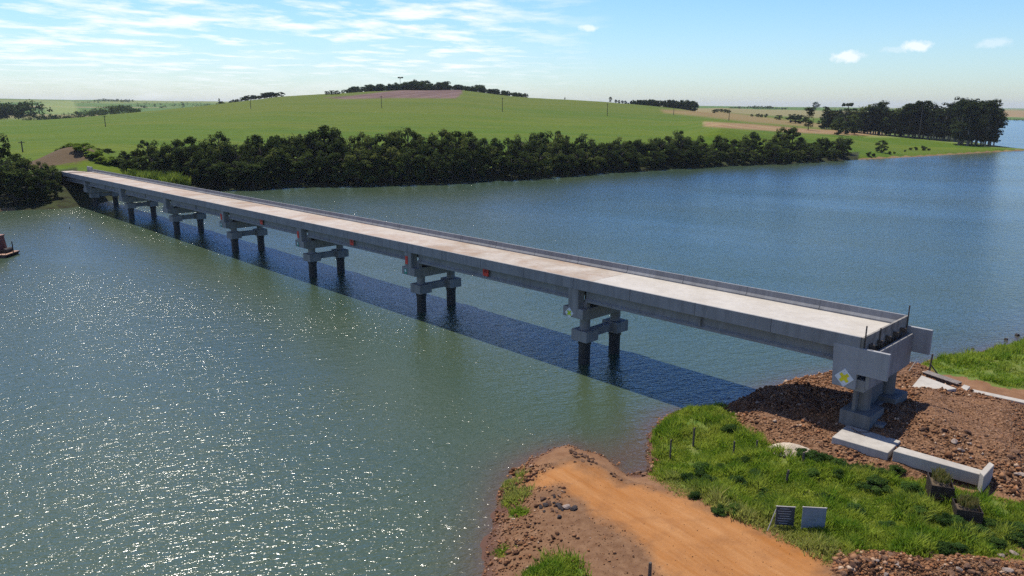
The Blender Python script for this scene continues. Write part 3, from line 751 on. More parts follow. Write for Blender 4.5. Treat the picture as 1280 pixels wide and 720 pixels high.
# wooden posts
def post(name, px, py, top, r, label, lean=0.0, mat=WOOD, brace=False):
    b = near_at(px, py); h_ = (py - top) / F * np.hypot(b[1], H) * 1.06
    o = empty(name, b, 0, label, 'post', 'wooden fence posts')
    MB().tube((0, 0, -.25), (lean * h_, 0, h_), r, r * .9, n=9).build('post_shaft', mat, o)
    if brace: MB().tube((.75, -.25, .0), (.12, 0, h_ * .42), .07, n=8).build('brace', mat, o)
    MB().tube((lean * h_, 0, h_ - .002), (lean * h_, 0, h_ + .02), r * .82, n=9).build('post_cap', mat, o)
post('fence_post', 837.5, 574, 550, .075, 'dark wooden fence post nearest the water in the grass')
post('fence_post', 866.5, 558, 535.5, .085, 'dark wooden fence post on the short yellowish grass behind the waterside post')
post('fence_post', 916.5, 572, 552, .075, 'thin wooden fence post in the grass next to the weed-wrapped post')
post('fence_post', 944, 570, 551, .08, 'wooden fence post wrapped in weeds near the rubble', .05)
post('fence_post', 1003.5, 580, 566, .10, 'stubby dark post between the sand heap and the big slab')
post('fence_post', 982, 604, 588, .09, 'short dark post deep in tall grass above the two boards', .12)
post('fence_post', 1161, 466, 443, .09, 'leaning-braced wooden post on the shore beyond the abutment', .06, brace=True)
post('fence_post', 812, 722, 704, .11, 'thick dark post standing on the bare dirt beside the track')
pa, pb = near_at(1136, 464), atY(1144.5, 452, near_at(1136, 464)[1])
o = MB().tube((0, 0, 0), tuple(pb - pa), .045, n=7).build('plank', plain('pale_wood', (.42, .36, .29), .85, .2), None, pa)
tag(o, 'thin pale plank propped aslant beside the braced post', 'plank')

# two notice boards in the grass
def board(px0, py0, px1, ptop, label, face_mat, line_mat, brace, nlines):
    b = near_at((px0 + px1) / 2, py0); sc = np.hypot(b[1], H) / F * 1.03
    wd, ht = (px1 - px0) * sc * 1.05, (py0 - ptop) * sc * 1.12
    o = empty('notice_board', b, math.radians(-6), label, 'notice board', 'notice boards beside the dirt track')
    MB().box(-wd / 2, wd / 2, -.02, .02, .28, ht).build('panel', face_mat, o)
    for sx in (-1, 1): MB().box(sx * wd * .46 - .035, sx * wd * .46 + .035, .022, .09, -.3, ht + .03).build('leg', WOOD_PALE, o)
    mb = MB(); rr = random.Random(3)
    for q in range(nlines):
        zz = .28 + (ht - .28) * (.9 - .8 * q / max(1, nlines - 1)); lw = wd * (.40 if q % 3 else .30)
        mb.box(-lw, lw * rr.uniform(.5, 1), -.027, -.0205, zz - .018, zz + .018)
    mb.build('text_line', line_mat, o)
    MB().box(-wd / 2 - .03, wd / 2 + .03, -.03, .03, ht + .002, ht + .05).build('top_rail', WOOD_PALE, o)
    if brace: MB().tube((-wd * .95, -.35, 0), (-wd * .5, .06, ht * .85), .03, n=6).build('brace', WOOD_PALE, o)
WOOD_PALE = plain('grey_pale_wood', (.36, .34, .32), .85, .2)
board(970, 661, 989.5, 636.5, 'dark notice board with rows of pale lettering and a slanting prop', plain('board_dark', (.035, .045, .06), .5, .2), plain('board_letter', (.30, .32, .35), .6, .1), True, 7)
board(1003, 665, 1027.5, 638, 'plain blue-grey notice board standing next to the dark lettered one', plain('board_grey', (.15, .19, .24), .5, .25, 1.5), plain('board_letter_faint', (.20, .245, .30), .6, .1), False, 5)

# steel tubs with soil and dry grass
TUB = plain('rusty_dark_plate', (.028, .019, .015), .7, .5, 2.5, .01); SOIL = plain('tub_soil', (.10, .075, .05), .95, .4, 5.0, .05)
def blades(n, rad, hmin, hmax, wid, seed, lean=.35, ry=1.0, per=1):
    r = np.random.default_rng(seed); a = r.uniform(0, 2 * np.pi, n); q = np.sqrt(r.uniform(0, 1, n)) * rad
    bx, by = q * np.cos(a), q * np.sin(a) * ry; hh = r.uniform(hmin, hmax, n); th = r.uniform(0, 2 * np.pi, n); ln = r.uniform(0, lean, n) * hh; la = r.uniform(0, 2 * np.pi, n)
    dx, dy = np.cos(th) * wid / 2, np.sin(th) * wid / 2; tx, ty = bx + ln * np.cos(la), by + ln * np.sin(la)
    mx, my = bx + .35 * ln * np.cos(la), by + .35 * ln * np.sin(la); zz = np.zeros(n)
    V = np.stack([np.stack([bx - dx, by - dy, zz - .05], 1), np.stack([bx + dx, by + dy, zz - .05], 1), np.stack([mx + dx * .8, my + dy * .8, hh * .6], 1), np.stack([mx - dx * .8, my - dy * .8, hh * .6], 1), np.stack([tx, ty, hh], 1)], 1).reshape(-1, 3)
    i = np.arange(n)[:, None] * 5
    Fb = np.concatenate([i + np.array([[0, 1, 2]]), i + np.array([[0, 2, 3]]), i + np.array([[3, 2, 4]])])
    return V, Fb
t = NT('dry_grass'); DRY = t.leaf(t.mix(t.mr(t.noise(t.pos(), 2.5), .35, .65), (.24, .20, .08), (.12, .14, .03)), .35)
def tub(pts_front, zbot_px, label, seed, depth):
    (xa, ya), (xb, yb) = pts_front
    b = near_at((xa + xb) / 2, zbot_px); sc = np.hypot(b[1], H) / F
    A = atY(xa, ya, b[1] + .25); B2 = atY(xb, yb, b[1] - .25); dv = B2 - A; wd = np.hypot(dv[0], dv[1]); ang = math.atan2(dv[1], dv[0])
    zt_ = min(A[2], B2[2]); h_ = zt_ - b[2] + .12
    o = empty('steel_tub', (A[0], A[1], b[2] - .1), ang, label, 'tub', 'soil-filled steel tubs')
    MB().box(0, wd, 0, .05, 0, h_).build('front_plate', TUB, o)
    MB().box(0, wd, depth - .05, depth, 0, h_).build('rear_plate', TUB, o)
    for x in (0, wd - .05): MB().box(x, x + .05, .051, depth - .051, 0, h_ * (1.0 if x == 0 else .96)).build('side_plate', TUB, o)
    MB().box(.06, wd - .06, -.03, -.001, h_ * .42, h_ * .47).build('rib', RUST, o)
    nn = 9; V = []; Fq = []
    for i in range(nn):
        for j in range(nn):
            u, v = i / (nn - 1), j / (nn - 1)
            V.append((.055 + u * (wd - .11), .055 + v * (depth - .11), h_ * .78 + .38 * math.sin(math.pi * u) * math.sin(math.pi * v) + random.uniform(-.05, .05)))
    for i in range(nn - 1):
        for j in range(nn - 1): Fq.append((i * nn + j, (i + 1) * nn + j, (i + 1) * nn + j + 1, i * nn + j + 1))
    link('soil', np_mesh('soil', V, Fq, True), SOIL, o)
    Vb, Fb = blades(420, wd * .40, .25, .6, .05, seed, .6, depth / wd)
    link('dry_grass', np_mesh('dry_grass', Vb, Fb), DRY, o, (wd / 2, depth * .55, h_ + .1))
tub([(1165.5, 602), (1194, 611.5)], 633, 'dark rusty steel tub full of soil and dry grass, nearer the long concrete beam', 5, 2.1)
tub([(1196.5, 636), (1230, 642)], 659, 'smaller dark steel tub with soil, sunk lower in the green grass', 6, 1.5)

# ------------------------------------------------------------------ stones
def rock_mesh(seed, flat=.7):
    import bmesh
    bm = bmesh.new(); bmesh.ops.create_icosphere(bm, subdivisions=2, radius=1.0)
    r = random.Random(seed); cuts = [(Vector((r.gauss(0, 1), r.gauss(0, 1), r.gauss(0, 1))).normalized(), r.uniform(.45, .8)) for _ in range(11)]
    for v in bm.verts:
        for nrm, d in cuts:
            k = v.co.dot(nrm)
            if k > d: v.co -= nrm * (k - d)
        v.co.z *= flat
        v.co += Vector((r.uniform(-.03, .03), r.uniform(-.03, .03), r.uniform(-.03, .03)))
    m = bpy.data.meshes.new('stone'); bm.to_mesh(m); bm.free(); return m
t = NT('stone_brown'); oi = t.n('ObjectInfo').outputs['Random']
sc_ = t.mix(oi, (.075, .038, .024), (.24, .135, .08)); sc_ = t.mix(t.mr(t.noise(t.obj(), 3.0, 5.0), .4, .7, 0, .6), sc_, (.075, .05, .045))
STONE = t.bsdf(sc_, .9, t.bump(t.noise(t.obj(), 7.0, 5.0), .06), .2)
STONE_DK = plain('stone_dark', (.045, .035, .035), .8, .5, 3.0, .05); STONE_PALE = plain('stone_pale', (.30, .235, .20), .9, .3, 3.0, .04)
rmesh = [rock_mesh(s_) for s_ in range(8)]
for m_ in rmesh: m_.materials.append(STONE)
def stone(px, py, size, label, group, mat=None, zoff=0.0, p=None):
    p = near_at(px, py) if p is None else p
    o = bpy.data.objects.new('stone', random.choice(rmesh)); COL.objects.link(o)
    o.location = (p[0], p[1], p[2] + size * .25 + zoff); o.rotation_euler = (random.uniform(-.3, .3), random.uniform(-.3, .3), random.uniform(0, 6.3))
    o.scale = (size * random.uniform(.85, 1.25), size * random.uniform(.7, 1.0), size * random.uniform(.6, .9))
    if mat is not None:
        o.material_slots[0].link = 'OBJECT'; o.material_slots[0].material = mat
    return tag(o, label, 'stone', group)
stone(709, 635, .42, 'pale boulder, biggest of the small heap on the bare dirt', 'stones heaped on the bare dirt', STONE_PALE)
stone(717, 637, .36, 'black boulder touching the pale one in the heap on the dirt', 'stones heaped on the bare dirt', STONE_DK)
for q in range(26):
    px, py = random.gauss(694, 11), random.gauss(631, 6.5)
    stone(px, py, random.uniform(.13, .30), 'small brown stone of the loose heap on the bare dirt', 'stones heaped on the bare dirt', STONE_DK if random.random() < .35 else None)
stone(699, 647, .26, 'dark flat stone lying apart below the heap on the dirt', 'stones heaped on the bare dirt', STONE_DK)
for (x, y, s_, lb) in [(1189, 444.5, .42, 'dark wet stone in the shallows close to the braced post'), (1216, 436.5, .30, 'dark wet stone in the shallows midway along the grassy shore'), (1258, 424.5, .34, 'dark wet stone in the shallows at the corner of the grassy shore'),
                       (1272, 419.5, .40, 'dark wet stone farthest out in the shallows'), (1209, 437.5, .18, 'tiny dark stone in the shallows beside a larger one'), (1245, 434.5, .5, 'broad dark stone on the waterline at the muddy notch'), (1253, 434, .4, 'grey stone on the waterline next to the broad dark one')]:
    p_ = at(x, y, 0); p_[2] = -.02
    stone(x, y, s_, lb, 'stones in the shallows', STONE_DK, p=p_)
for q in range(40):
    px, py = random.uniform(712, 748), 0
    py = 560 + (px - 712) * .45 + random.gauss(3, 4)
    stone(px, py, random.uniform(.10, .24), 'loose stone on the tip of the dirt spit by the water', 'stones on the tip of the spit')
for (x, y, s_) in [(798, 592, .35), (805, 594, .3), (792, 590, .2), (786, 588, .18), (768, 596, .16), (776, 600, .18), (764, 592, .16), (783, 594, .15), (810, 588, .2), (803, 586, .18)]:
    stone(x, y, s_, 'stone at the head of the small muddy cove', 'stones by the muddy cove')
for q in range(46):
    px = random.uniform(1046, 1284); py = random.uniform(693, 720)
    stone(px, py, random.uniform(.13, .33), 'rough reddish boulder on the rock bank beyond the grass', 'boulders on the rock bank', STONE_PALE if random.random() < .2 else None)
for q in range(34):
    px = random.uniform(1150, 1284); py = random.uniform(535, 600)
    stone(px, py, random.uniform(.14, .36), 'broken reddish rock on the rubble platform by the beam', 'rocks on the rubble platform', STONE_PALE if random.random() < .25 else None)

# rubble: countless small stones as one mass
ico = np.array([(0, 0, 1), (.9, 0, .3), (.28, .85, .3), (-.72, .53, .3), (-.72, -.53, .3), (.28, -.85, .3), (0, 0, -.6)]); icf = np.array([(0, 1, 2), (0, 2, 3), (0, 3, 4), (0, 4, 5), (0, 5, 1), (6, 2, 1), (6, 3, 2), (6, 4, 3), (6, 5, 4), (6, 1, 5)])
def scatter(poly, n, seed):
    r = np.random.default_rng(seed); lo, hi = poly.min(0), poly.max(0); out = []
    while sum(len(o_) for o_ in out) < n:
        q = r.uniform(lo, hi, (n * 2, 2)); out.append(q[sdist(q, poly) > 0])
    return np.concatenate(out)[:n]
rp = np.concatenate([scatter(P_rub, 17000, 1), scatter(P_rip, 7500, 2)])
edge_pts = []
for i in range(2, 27):                                   # riprap along the waterline of the spit
    a_, b_ = shore[i], shore[i + 1]; L_ = np.hypot(*(b_ - a_)); m_ = int(L_ * (130 if i < 6 else 70 if i < 8 else 42 if i < 20 or i > 22 else 60))
    tt = rng.uniform(0, 1, m_)[:, None]; nrm = np.array([b_[1] - a_[1], -(b_[0] - a_[0])]) / L_
    off = np.abs(rng.normal(0, 2.1 if i < 6 else .75, m_))[:, None] - .25
    edge_pts.append(a_ + (b_ - a_) * tt + nrm * off)
i_dirt = scatter(P_dirt, 2600, 4)
rp = np.concatenate([rp] + edge_pts + [i_dirt]); sz = rng.lognormal(-2.95, .60, len(rp)); sz[-2600:] *= .45; sz = np.clip(sz, .02, .22)
sz *= 1 - .55 * sstep(sdist(rp, P_plat) + .6 * fbm(rp[:, 0] * .5, rp[:, 1] * .5, 61), .3, 2.0); sz *= 1 + .5 * fbm(rp[:, 0] * .35, rp[:, 1] * .35, 62)
rd_ = np.maximum(sdist(rp, P_road), np.max([sdist(rp, q_) for q_ in NO_RUBBLE], 0)); keep_ = (rd_ < .12) | ((rng.uniform(0, 1, len(rp)) < .10) & (np.max([sdist(rp, q_) for q_ in NO_RUBBLE], 0) < 0)); sz = np.where(rd_ > .12, np.minimum(sz, .045), sz); rp, sz = rp[keep_], sz[keep_]
rp = np.stack([rp[:, 0], rp[:, 1], near_z(rp[:, 0], rp[:, 1])], 1)
ok = rp[:, 2] > -.25; rp, sz = rp[ok], sz[ok]
n = len(rp); th = rng.uniform(0, 6.28, n); sh_ = rng.uniform(.45, 1.45, (n, 7, 3))
vv = ico[None] * sh_ * sz[:, None, None]
vx = vv[:, :, 0] * np.cos(th)[:, None] - vv[:, :, 1] * np.sin(th)[:, None]; vy = vv[:, :, 0] * np.sin(th)[:, None] + vv[:, :, 1] * np.cos(th)[:, None]
V = np.stack([vx + rp[:, 0:1], vy + rp[:, 1:2], vv[:, :, 2] + rp[:, 2:3] + .1 * sz[:, None]], 2).reshape(-1, 3)
Fr = (np.arange(n)[:, None, None] * 7 + icf[None]).reshape(-1, 3)
tn = np.repeat(rng.uniform(0, 1, n), 7)
t = NT('rubble_stone'); tt_ = t.attr('tint')
rc = t.ramp(tt_, [(0, (.040, .020, .013)), (.3, (.135, .062, .031)), (.65, (.27, .142, .075)), (.9, (.25, .105, .045)), (1, (.44, .33, .24))])
tag(link('rubble', np_mesh('rubble', V, Fr, False, dict(tint=tn)), t.bsdf(rc, .92, None, .15)), kind='stuff')

# ------------------------------------------------------------------ grass
def grass_mesh(name, P, hs, per, wid, seed, mat, spread=.28, lean=.5, dry=None):
    r = np.random.default_rng(seed); n = len(P) * per
    base = np.repeat(P, per, 0); hh = np.repeat(hs, per) * r.uniform(.45, 1.1, n)
    a = r.uniform(0, 6.283, n); q = r.uniform(0, spread, n); bx, by = base[:, 0] + q * np.cos(a), base[:, 1] + q * np.sin(a); bz = base[:, 2] - .06
    th = r.uniform(0, 6.283, n); wv = wid * r.uniform(.6, 1.3, n); dx, dy = np.cos(th) * wv / 2, np.sin(th) * wv / 2
    ln = r.uniform(.1, lean, n) * hh; la = a + r.normal(0, .7, n); ox, oy = ln * np.cos(la), ln * np.sin(la)
    V = np.stack([np.stack([bx - dx, by - dy, bz], 1), np.stack([bx + dx, by + dy, bz], 1), np.stack([bx + ox * .35 + dx * .8, by + oy * .35 + dy * .8, bz + hh * .6], 1), np.stack([bx + ox * .35 - dx * .8, by + oy * .35 - dy * .8, bz + hh * .6], 1), np.stack([bx + ox, by + oy, bz + hh], 1)], 1).reshape(-1, 3)
    i = np.arange(n)[:, None] * 5
    Fb = np.concatenate([i + np.array([[0, 1, 2]]), i + np.array([[0, 2, 3]]), i + np.array([[3, 2, 4]])])
    tint = np.repeat(np.repeat(r.uniform(0, 1, len(P)), per), 5)
    return link(name, np_mesh(name, V, Fb, False, dict(tint=tint, dry=np.repeat(np.repeat(dry, per), 5))), mat)
t = NT('tall_grass'); p = t.pos()
ga = t.mix(t.mr(t.noise(p, .55, 5.0, .65), .40, .60), (.12, .225, .02), (.43, .48, .07))
ga = t.mix(t.mr(t.noise(p, .22, 3.0, .5), .56, .70, 0, .65), ga, (.42, .40, .09))
ga = t.mix(t.math('MULTIPLY', t.attr('dry'), .9), ga, (.50, .43, .15))
ga = t.mix(t.math('MULTIPLY', t.attr('tint'), .4), ga, (.09, .19, .02))
GRASS = t.leaf(ga, .5, t.mix(.4, ga, (.26, .36, .03)))
gp = np.concatenate([scatter(P_grass, 15500, 11), scatter(P_grassR, 7000, 12)])
for (tx, ty, tr) in tipgrass:
    c = near_at(tx, ty); q = rng.normal(0, tr * .5, (int(150 * tr * tr) + 20, 2)); gp = np.concatenate([gp, q + c[:2]])
e_ = scatter(np.vstack([P_grass]), 10, 13)
gd = np.maximum(sdist(gp, P_grass), sdist(gp, P_grassR)); gd = np.where(gd < -1, .6, gd)
hs = (.22 + .30 * sstep(fbm(gp[:, 0] * .33, gp[:, 1] * .33, 51), -.5, .9) + .55 * sstep(fbm(gp[:, 0] * .8, gp[:, 1] * .8, 54), .05, .9)) * (.5 + .5 * sstep(gd, 0, 1.2)) * 1.2
gpz = near_z(gp[:, 0], gp[:, 1]); ok = (gpz > .25) & (rng.uniform(0, 1, len(gp)) < .35 + .65 * sstep(gd + .5 * fbm(gp[:, 0], gp[:, 1], 77), .0, .9)) & (sdist(gp, P_road) < 0) & (fbm(gp[:, 0] * .55, gp[:, 1] * .55, 97) > -.78)
dryv = 1 - sstep(-sdist(gp, P_road) + .8 * fbm(gp[:, 0] * .5, gp[:, 1] * .5, 91), .4, 2.6)
GP = np.stack([gp[:, 0], gp[:, 1], gpz], 1)[ok]; hs = hs[ok]; dryv = dryv[ok]
tag(grass_mesh('grass', GP, hs, 8, .075, 5, GRASS, .30, .8, dryv), kind='stuff')
HAZE_D = 0.000045
# ------------------------------------------------------------------ trees
def leaf_mat(name, dark, light, warm=None, trans=.36):
    t = NT(name); oi = t.n('ObjectInfo').outputs['Random']; ti = t.attr('tint')
    c = t.mix(ti, dark, light)
    c = t.mix(1.0, c, t.ramp(oi, [(0, (.55, .6, .62)), (.45, (.95, .95, .9)), (.8, (1.0, 1.05, 1.1)), (1, (1.5, 1.45, 1.1))]), 'MULTIPLY')
    if warm: c = t.mix(t.math('MULTIPLY', t.mr(oi, .6, 1.0), t.mr(ti, .3, 1.0)), c, warm)
    return t.leaf(c, trans)
LEAF_DK = leaf_mat('leaf_dark', (.020, .034, .011), (.092, .122, .034), (.14, .145, .04))
LEAF_EU = leaf_mat('leaf_eucalyptus', (.020, .030, .014), (.045, .062, .026))
LEAF_BR = leaf_mat('leaf_bright', (.12, .19, .025), (.28, .34, .06), None, .4)
LEAF_FAR = leaf_mat('leaf_far', (.024, .042, .016), (.050, .074, .028))
LEAF_DRY = leaf_mat('leaf_dry', (.06, .04, .025), (.14, .10, .055))
BARK = plain('bark', (.075, .06, .048), .95, .35, 2.0, .05); BARK_PALE = plain('bark_pale', (.20, .17, .14), .9, .3, 1.5, .03)

def crown_data(seed, clumps, per, leaf, csz):
    """clumps: (n,3) centres in unit space; returns quads with soft outward-leaning leaf planes"""
    r = np.random.default_rng(seed); n = len(clumps); N = n * per
    cen = np.repeat(clumps, per, 0); cs = np.repeat(csz, per)
    d = r.normal(0, 1, (N, 3)); d /= np.linalg.norm(d, axis=1)[:, None]; d[:, 2] *= np.where(d[:, 2] < 0, .55, .8)
    rad = r.uniform(.25, 1, N) ** .6
    P = cen + d * (rad * cs)[:, None]
    nm = d * .8 + r.normal(0, .33, (N, 3)) + np.array([0, 0, .55]); nm /= np.linalg.norm(nm, axis=1)[:, None]
    a = np.cross(nm, r.normal(0, 1, (N, 3))); a /= np.linalg.norm(a, axis=1)[:, None]; b = np.cross(nm, a)
    s = leaf * r.uniform(.6, 1.25, N)[:, None]
    V = np.stack([P - a * s, P - b * s * .55, P + a * s, P + b * s * .55], 1).reshape(-1, 3)
    Fq = np.arange(N * 4).reshape(-1, 4)
    ct = np.repeat(r.uniform(0, 1, n) ** 1.5, per) * .8 + r.uniform(0, .2, N)
    return V, Fq, np.repeat(ct, 4)

def dome_clumps(seed, n, R, z0, z1, flat=1.0, fill=.25):
    r = np.random.default_rng(seed); out = []
    while len(out) < n:
        q = r.normal(0, 1, 3); q /= np.linalg.norm(q)
        rr = r.uniform(.75, 1.02) if r.random() > fill else r.uniform(.2, .7)
        z = (q[2] * rr + 1) / 2
        wid = 1.0 if z < .45 else 1.0
        out.append((q[0] * rr * R * wid * r.uniform(.85, 1.15), q[1] * rr * R * wid * r.uniform(.85, 1.15), z0 + z * (z1 - z0)))
    return np.array(out)

def trunk_mb(h, r, seed, limbs=4, spread=2.0):
    rr = random.Random(seed); mb = MB(); bend = (rr.uniform(-.25, .25), rr.uniform(-.25, .25))
    mid = (bend[0], bend[1], h * .45); top = (bend[0] * 1.6, bend[1] * 1.6, h * .85)
    mb.tube((0, 0, -.6), mid, r, r * .75, 8); mb.tube(mid, top, r * .75, r * .3, 8)
    for k in range(limbs):
        a = 6.283 * k / limbs + rr.uniform(-.5, .5); z = h * rr.uniform(.35, .65)
        mb.tube((bend[0] * z / h * 2, bend[1] * z / h * 2, z), (math.cos(a) * spread, math.sin(a) * spread, z + h * rr.uniform(.15, .3)), r * .45, r * .12, 6)
    return mb
class Kind:
    """a tree kind: a few variants of trunk and crown meshes, unit height 10 m"""
    def __init__(s, name, variants, leafm, barkm): s.name, s.v, s.lm, s.bm = name, variants, leafm, barkm
    def place(s, p, height, label, cat='tree', group=None, wscale=1.0, var=None):
        tm, cm, h0 = random.choice(s.v) if var is None else s.v[var]
        k = height / h0
        o = empty(s.name, p, random.uniform(0, 6.283), label, cat, group)
        for nm, m_ in (('trunk', tm), ('crown', cm)):
            c = bpy.data.objects.new(nm, m_); COL.objects.link(c); c.parent = o
            c.scale = (k * wscale, k * wscale, k)
        return o
def variants(n, seed, fn):
    out = []
    for i in range(n): out.append(fn(seed + i))
    return out
def mk(trunk, crown, leafm, barkm, h0):
    tm = bpy.data.meshes.new('trunk'); tm.from_pydata(trunk.v, [], trunk.f); tm.update(); tm.materials.append(barkm)
    cm = np_mesh('crown', crown[0], crown[1], False, dict(tint=crown[2])); cm.materials.append(leafm)
    return (tm, cm, h0)
def broad(seed):
    r = np.random.default_rng(seed); R = r.uniform(3.4, 4.3)
    cl = dome_clumps(seed, 30, R * .84, .8, 8.9, 1.0, .12)
    cl[:, 0] *= np.where(cl[:, 2] > 7, .85, 1); 
    return mk(trunk_mb(10, .28, seed, 5, R * .6), crown_data(seed, cl, 104, .31, r.uniform(.75, 1.55, len(cl))), LEAF_DK, BARK, 10.0)
def euca(seed):
    r = np.random.default_rng(seed); cl = []
    for k in range(44):
        z = r.uniform(1.3, 9.6); w_ = 1.7 * (1 - abs(z - 5.4) / 5.4) ** .5; a = r.uniform(0, 6.283); q = math.sqrt(r.uniform(0, 1)) * w_
        cl.append((q * math.cos(a), q * math.sin(a), z))
    cl = np.array(cl)
    return mk(trunk_mb(10, .16, seed, 3, 1.0), crown_data(seed, cl, 48, .22, r.uniform(.55, 1.0, len(cl))), LEAF_EU, BARK_PALE, 10.0)
def round_far(seed):
    r = np.random.default_rng(seed); cl = dome_clumps(seed, 26, 3.9, .9, 9.0)
    return mk(trunk_mb(10, .3, seed, 3, 2.0), crown_data(seed, cl, 44, .52, r.uniform(1.0, 1.8, len(cl))), LEAF_FAR, BARK, 10.0)
def bushy(leafm, leaf=.16, per=70, n=16):
    def f(seed):
        r = np.random.default_rng(seed); cl = dome_clumps(seed, n, .85, .15, 1.55)
        tb = MB()
        for k in range(5):
            a = 6.283 * k / 5; tb.tube((0, 0, -.2), (.55 * math.cos(a), .55 * math.sin(a), 1.1), .05, .02, 5)
        return mk(tb, crown_data(seed, cl, per, leaf, r.uniform(.3, .5, len(cl))), leafm, BARK, 2.0)
    return f
BROAD = Kind('broadleaf_tree', variants(7, 100, broad), LEAF_DK, BARK)
EUCA = Kind('eucalyptus_tree', variants(5, 200, euca), LEAF_EU, BARK_PALE)
FART = Kind('hilltop_tree', variants(5, 300, round_far), LEAF_FAR, BARK)
BUSH = Kind('shrub', variants(4, 400, bushy(LEAF_DK, .12, 110, 18)), LEAF_DK, BARK)
BUSHB = Kind('shrub', variants(3, 420, bushy(LEAF_BR, .13, 100, 16)), LEAF_BR, BARK)

# belt of trees along the far shore; tops follow the photo's outline
tops_x = [150, 165, 190, 215, 260, 300, 350, 400, 450, 480, 520, 560, 600, 640, 680, 720, 760, 800, 850, 900, 950, 1000, 1040, 1072]
tops_y = [190, 184, 175, 170, 166, 162, 157, 153, 155, 150, 157, 157, 162, 167, 159, 166, 169, 167, 165, 166, 163, 167, 168, 176]
shx = [150, 200, 250, 300, 400, 500, 575, 620, 660, 700, 760, 850, 900, 950, 1000, 1050, 1080]
shy = [246, 242, 239, 237, 233, 231, 229, 226, 224, 221, 216, 211, 208, 206, 204, 201, 199]
lbl = ['dark broadleaf tree at the water edge of the dense belt along the far shore', 'dark broadleaf tree in the middle of the dense belt along the far shore', 'tall dark broadleaf tree at the field side of the far shore belt']
for row, (off, step) in enumerate(((3.0, 17), (10.5, 16), (17.5, 15))):
    px = (238, 156, 150)[row]
    while px < 1066:
        sY = shoreY(px, np.interp(px, shx, shy))
        j = random.uniform(-3, 3)
        Y = sY + off + random.uniform(-2, 2)
        if px < 240: Y += 9
        p = on_col(px + j, Y)
        ztop = zpy(Y, px + j, np.interp(px, tops_x, tops_y) + random.gauss(1.5, 5.5))
        hgt = max(4.5, (ztop - p[2]) * (.60, .84, 1.0)[row] * random.uniform(.88, 1.06))
        p[2] -= .3
        BROAD.place(p, hgt, lbl[row], 'tree', 'trees of the dense belt along the far shore', random.uniform(.85, 1.15) * (1.22 if row == 0 else 1.0) * (10.5 / max(hgt, 7)) ** .35)
        px += step * random.uniform(.8, 1.2) * (1.0 if px < 700 else .8)
# trees on the bank where the bridge lands
for k, (px, Y, top, ws, lb) in enumerate([(-34, 205, 186, 1.2, 'dark spreading tree at the frame edge on the bank by the bridge end'), (-4, 214, 192, 1.2, 'dark leafy tree over the water on the bank before the bridge end'), (14, 209, 199, 1.25, 'wide dark tree hanging low over the water near the rusty barge'),
        (34, 216, 196, 1.15, 'rounded dark tree behind the waterside trees on the bridge bank'), (44, 211, 208, 1.1, 'low dark tree beside the pale clearing on the bridge bank'), (24, 228, 189, 1.1, 'tree with lighter crown behind the others on the bridge bank'), (52, 226, 200, .95, 'small bright-topped tree closest to the bridge parapet'),
        (66, 219, 208, .8, 'slim young tree touching the far end of the bridge'), (2, 238, 160, .62, 'tall narrow tree rising above the bank trees at the frame edge'), (-12, 240, 172, .8, 'tall tree behind the bank trees outside the field edge'), (66, 213, 224, 1.0, 'low tree over the water under the bridge end'), (55, 210, 232, .9, 'low dark bushy tree at the waterline by the bridge end'), (30, 207, 225, 1.2, 'low dark tree with branches in the water by the barge'), (61, 222, 203, 1.15, 'dense dark tree closing the gap before the bridge parapet'), (73, 225, 212, 1.0, 'dark tree tucked against the abutment under the bridge end')]):
    p = on_col(px, Y, 220); p[2] = max(p[2], .2) - .3
    BROAD.place(p, zpy(Y, px, top) - p[2], lb, 'tree', None, ws, k % 7)
# pale clearing and hut on that bank
p = on_col(52, 221, 228)
hut = empty('field_hut', p, .5, 'small pale field hut half hidden by trees on the bridge bank', 'hut')
HUTW = plain('hut_wall', (.42, .38, .34), .8, .15)
mb = MB().box(-2.2, 2.2, -1.6, 1.6, -.5, 2.3); mb.build('wall', HUTW, hut)
MB().add([(-2.5, -1.9, 2.25), (2.5, -1.9, 2.25), (2.5, 1.9, 2.25), (-2.5, 1.9, 2.25), (-2.5, 0, 3.2), (2.5, 0, 3.2)], [(0, 1, 5, 4), (2, 3, 4, 5), (0, 4, 3), (1, 2, 5), (3, 2, 1, 0)]).build('roof', plain('hut_roof', (.30, .28, .26), .7), hut)
MB().box(-.5, .4, -1.64, -1.602, -.4, 1.7).build('door', plain('hut_door', (.10, .08, .07), .7), hut)

# shrubs and reeds around the far end
for k, (px, Y, top, ws, kind, lb) in enumerate([(104, 258, 196, 1.5, BUSHB, 'yellow-green shrub on the side of the dry mound'), (118, 256, 199, 1.5, BUSHB, 'bright shrub between the dry mound and the dark trees'), (132, 254, 203, 1.4, BUSHB, 'low bright shrub nearest the first dark trees of the belt'),
        (96, 268, 189, 1.3, BUSHB, 'pale green shrub on top of the dry mound'), (110, 274, 191, 1.6, BUSHB, 'yellowish shrub behind the dry mound crest'), (86, 284, 182, 1.2, BUSH, 'dark shrub behind the dry mound against the field'), (101, 290, 184, 1.3, BUSH, 'dark shrub second along the row behind the mound'), (117, 288, 189, 1.4, BUSH, 'dark shrub third along the row behind the mound'),
        (133, 284, 194, 1.4, BUSH, 'dark shrub ending the row behind the mound'), (146, 256, 206, 1.4, BUSH, 'dark shrub joining the mound row to the tree belt'), (156, 262, 197, 1.3, BUSH, 'tall dark shrub at the start of the tree belt')]):
    p = on_col(px, Y, 205); p[2] -= .2
    kind.place(p, max(3.2, (zpy(Y, px, top) - p[2]) * 1.25), lb, 'shrub', None, ws * 1.35)
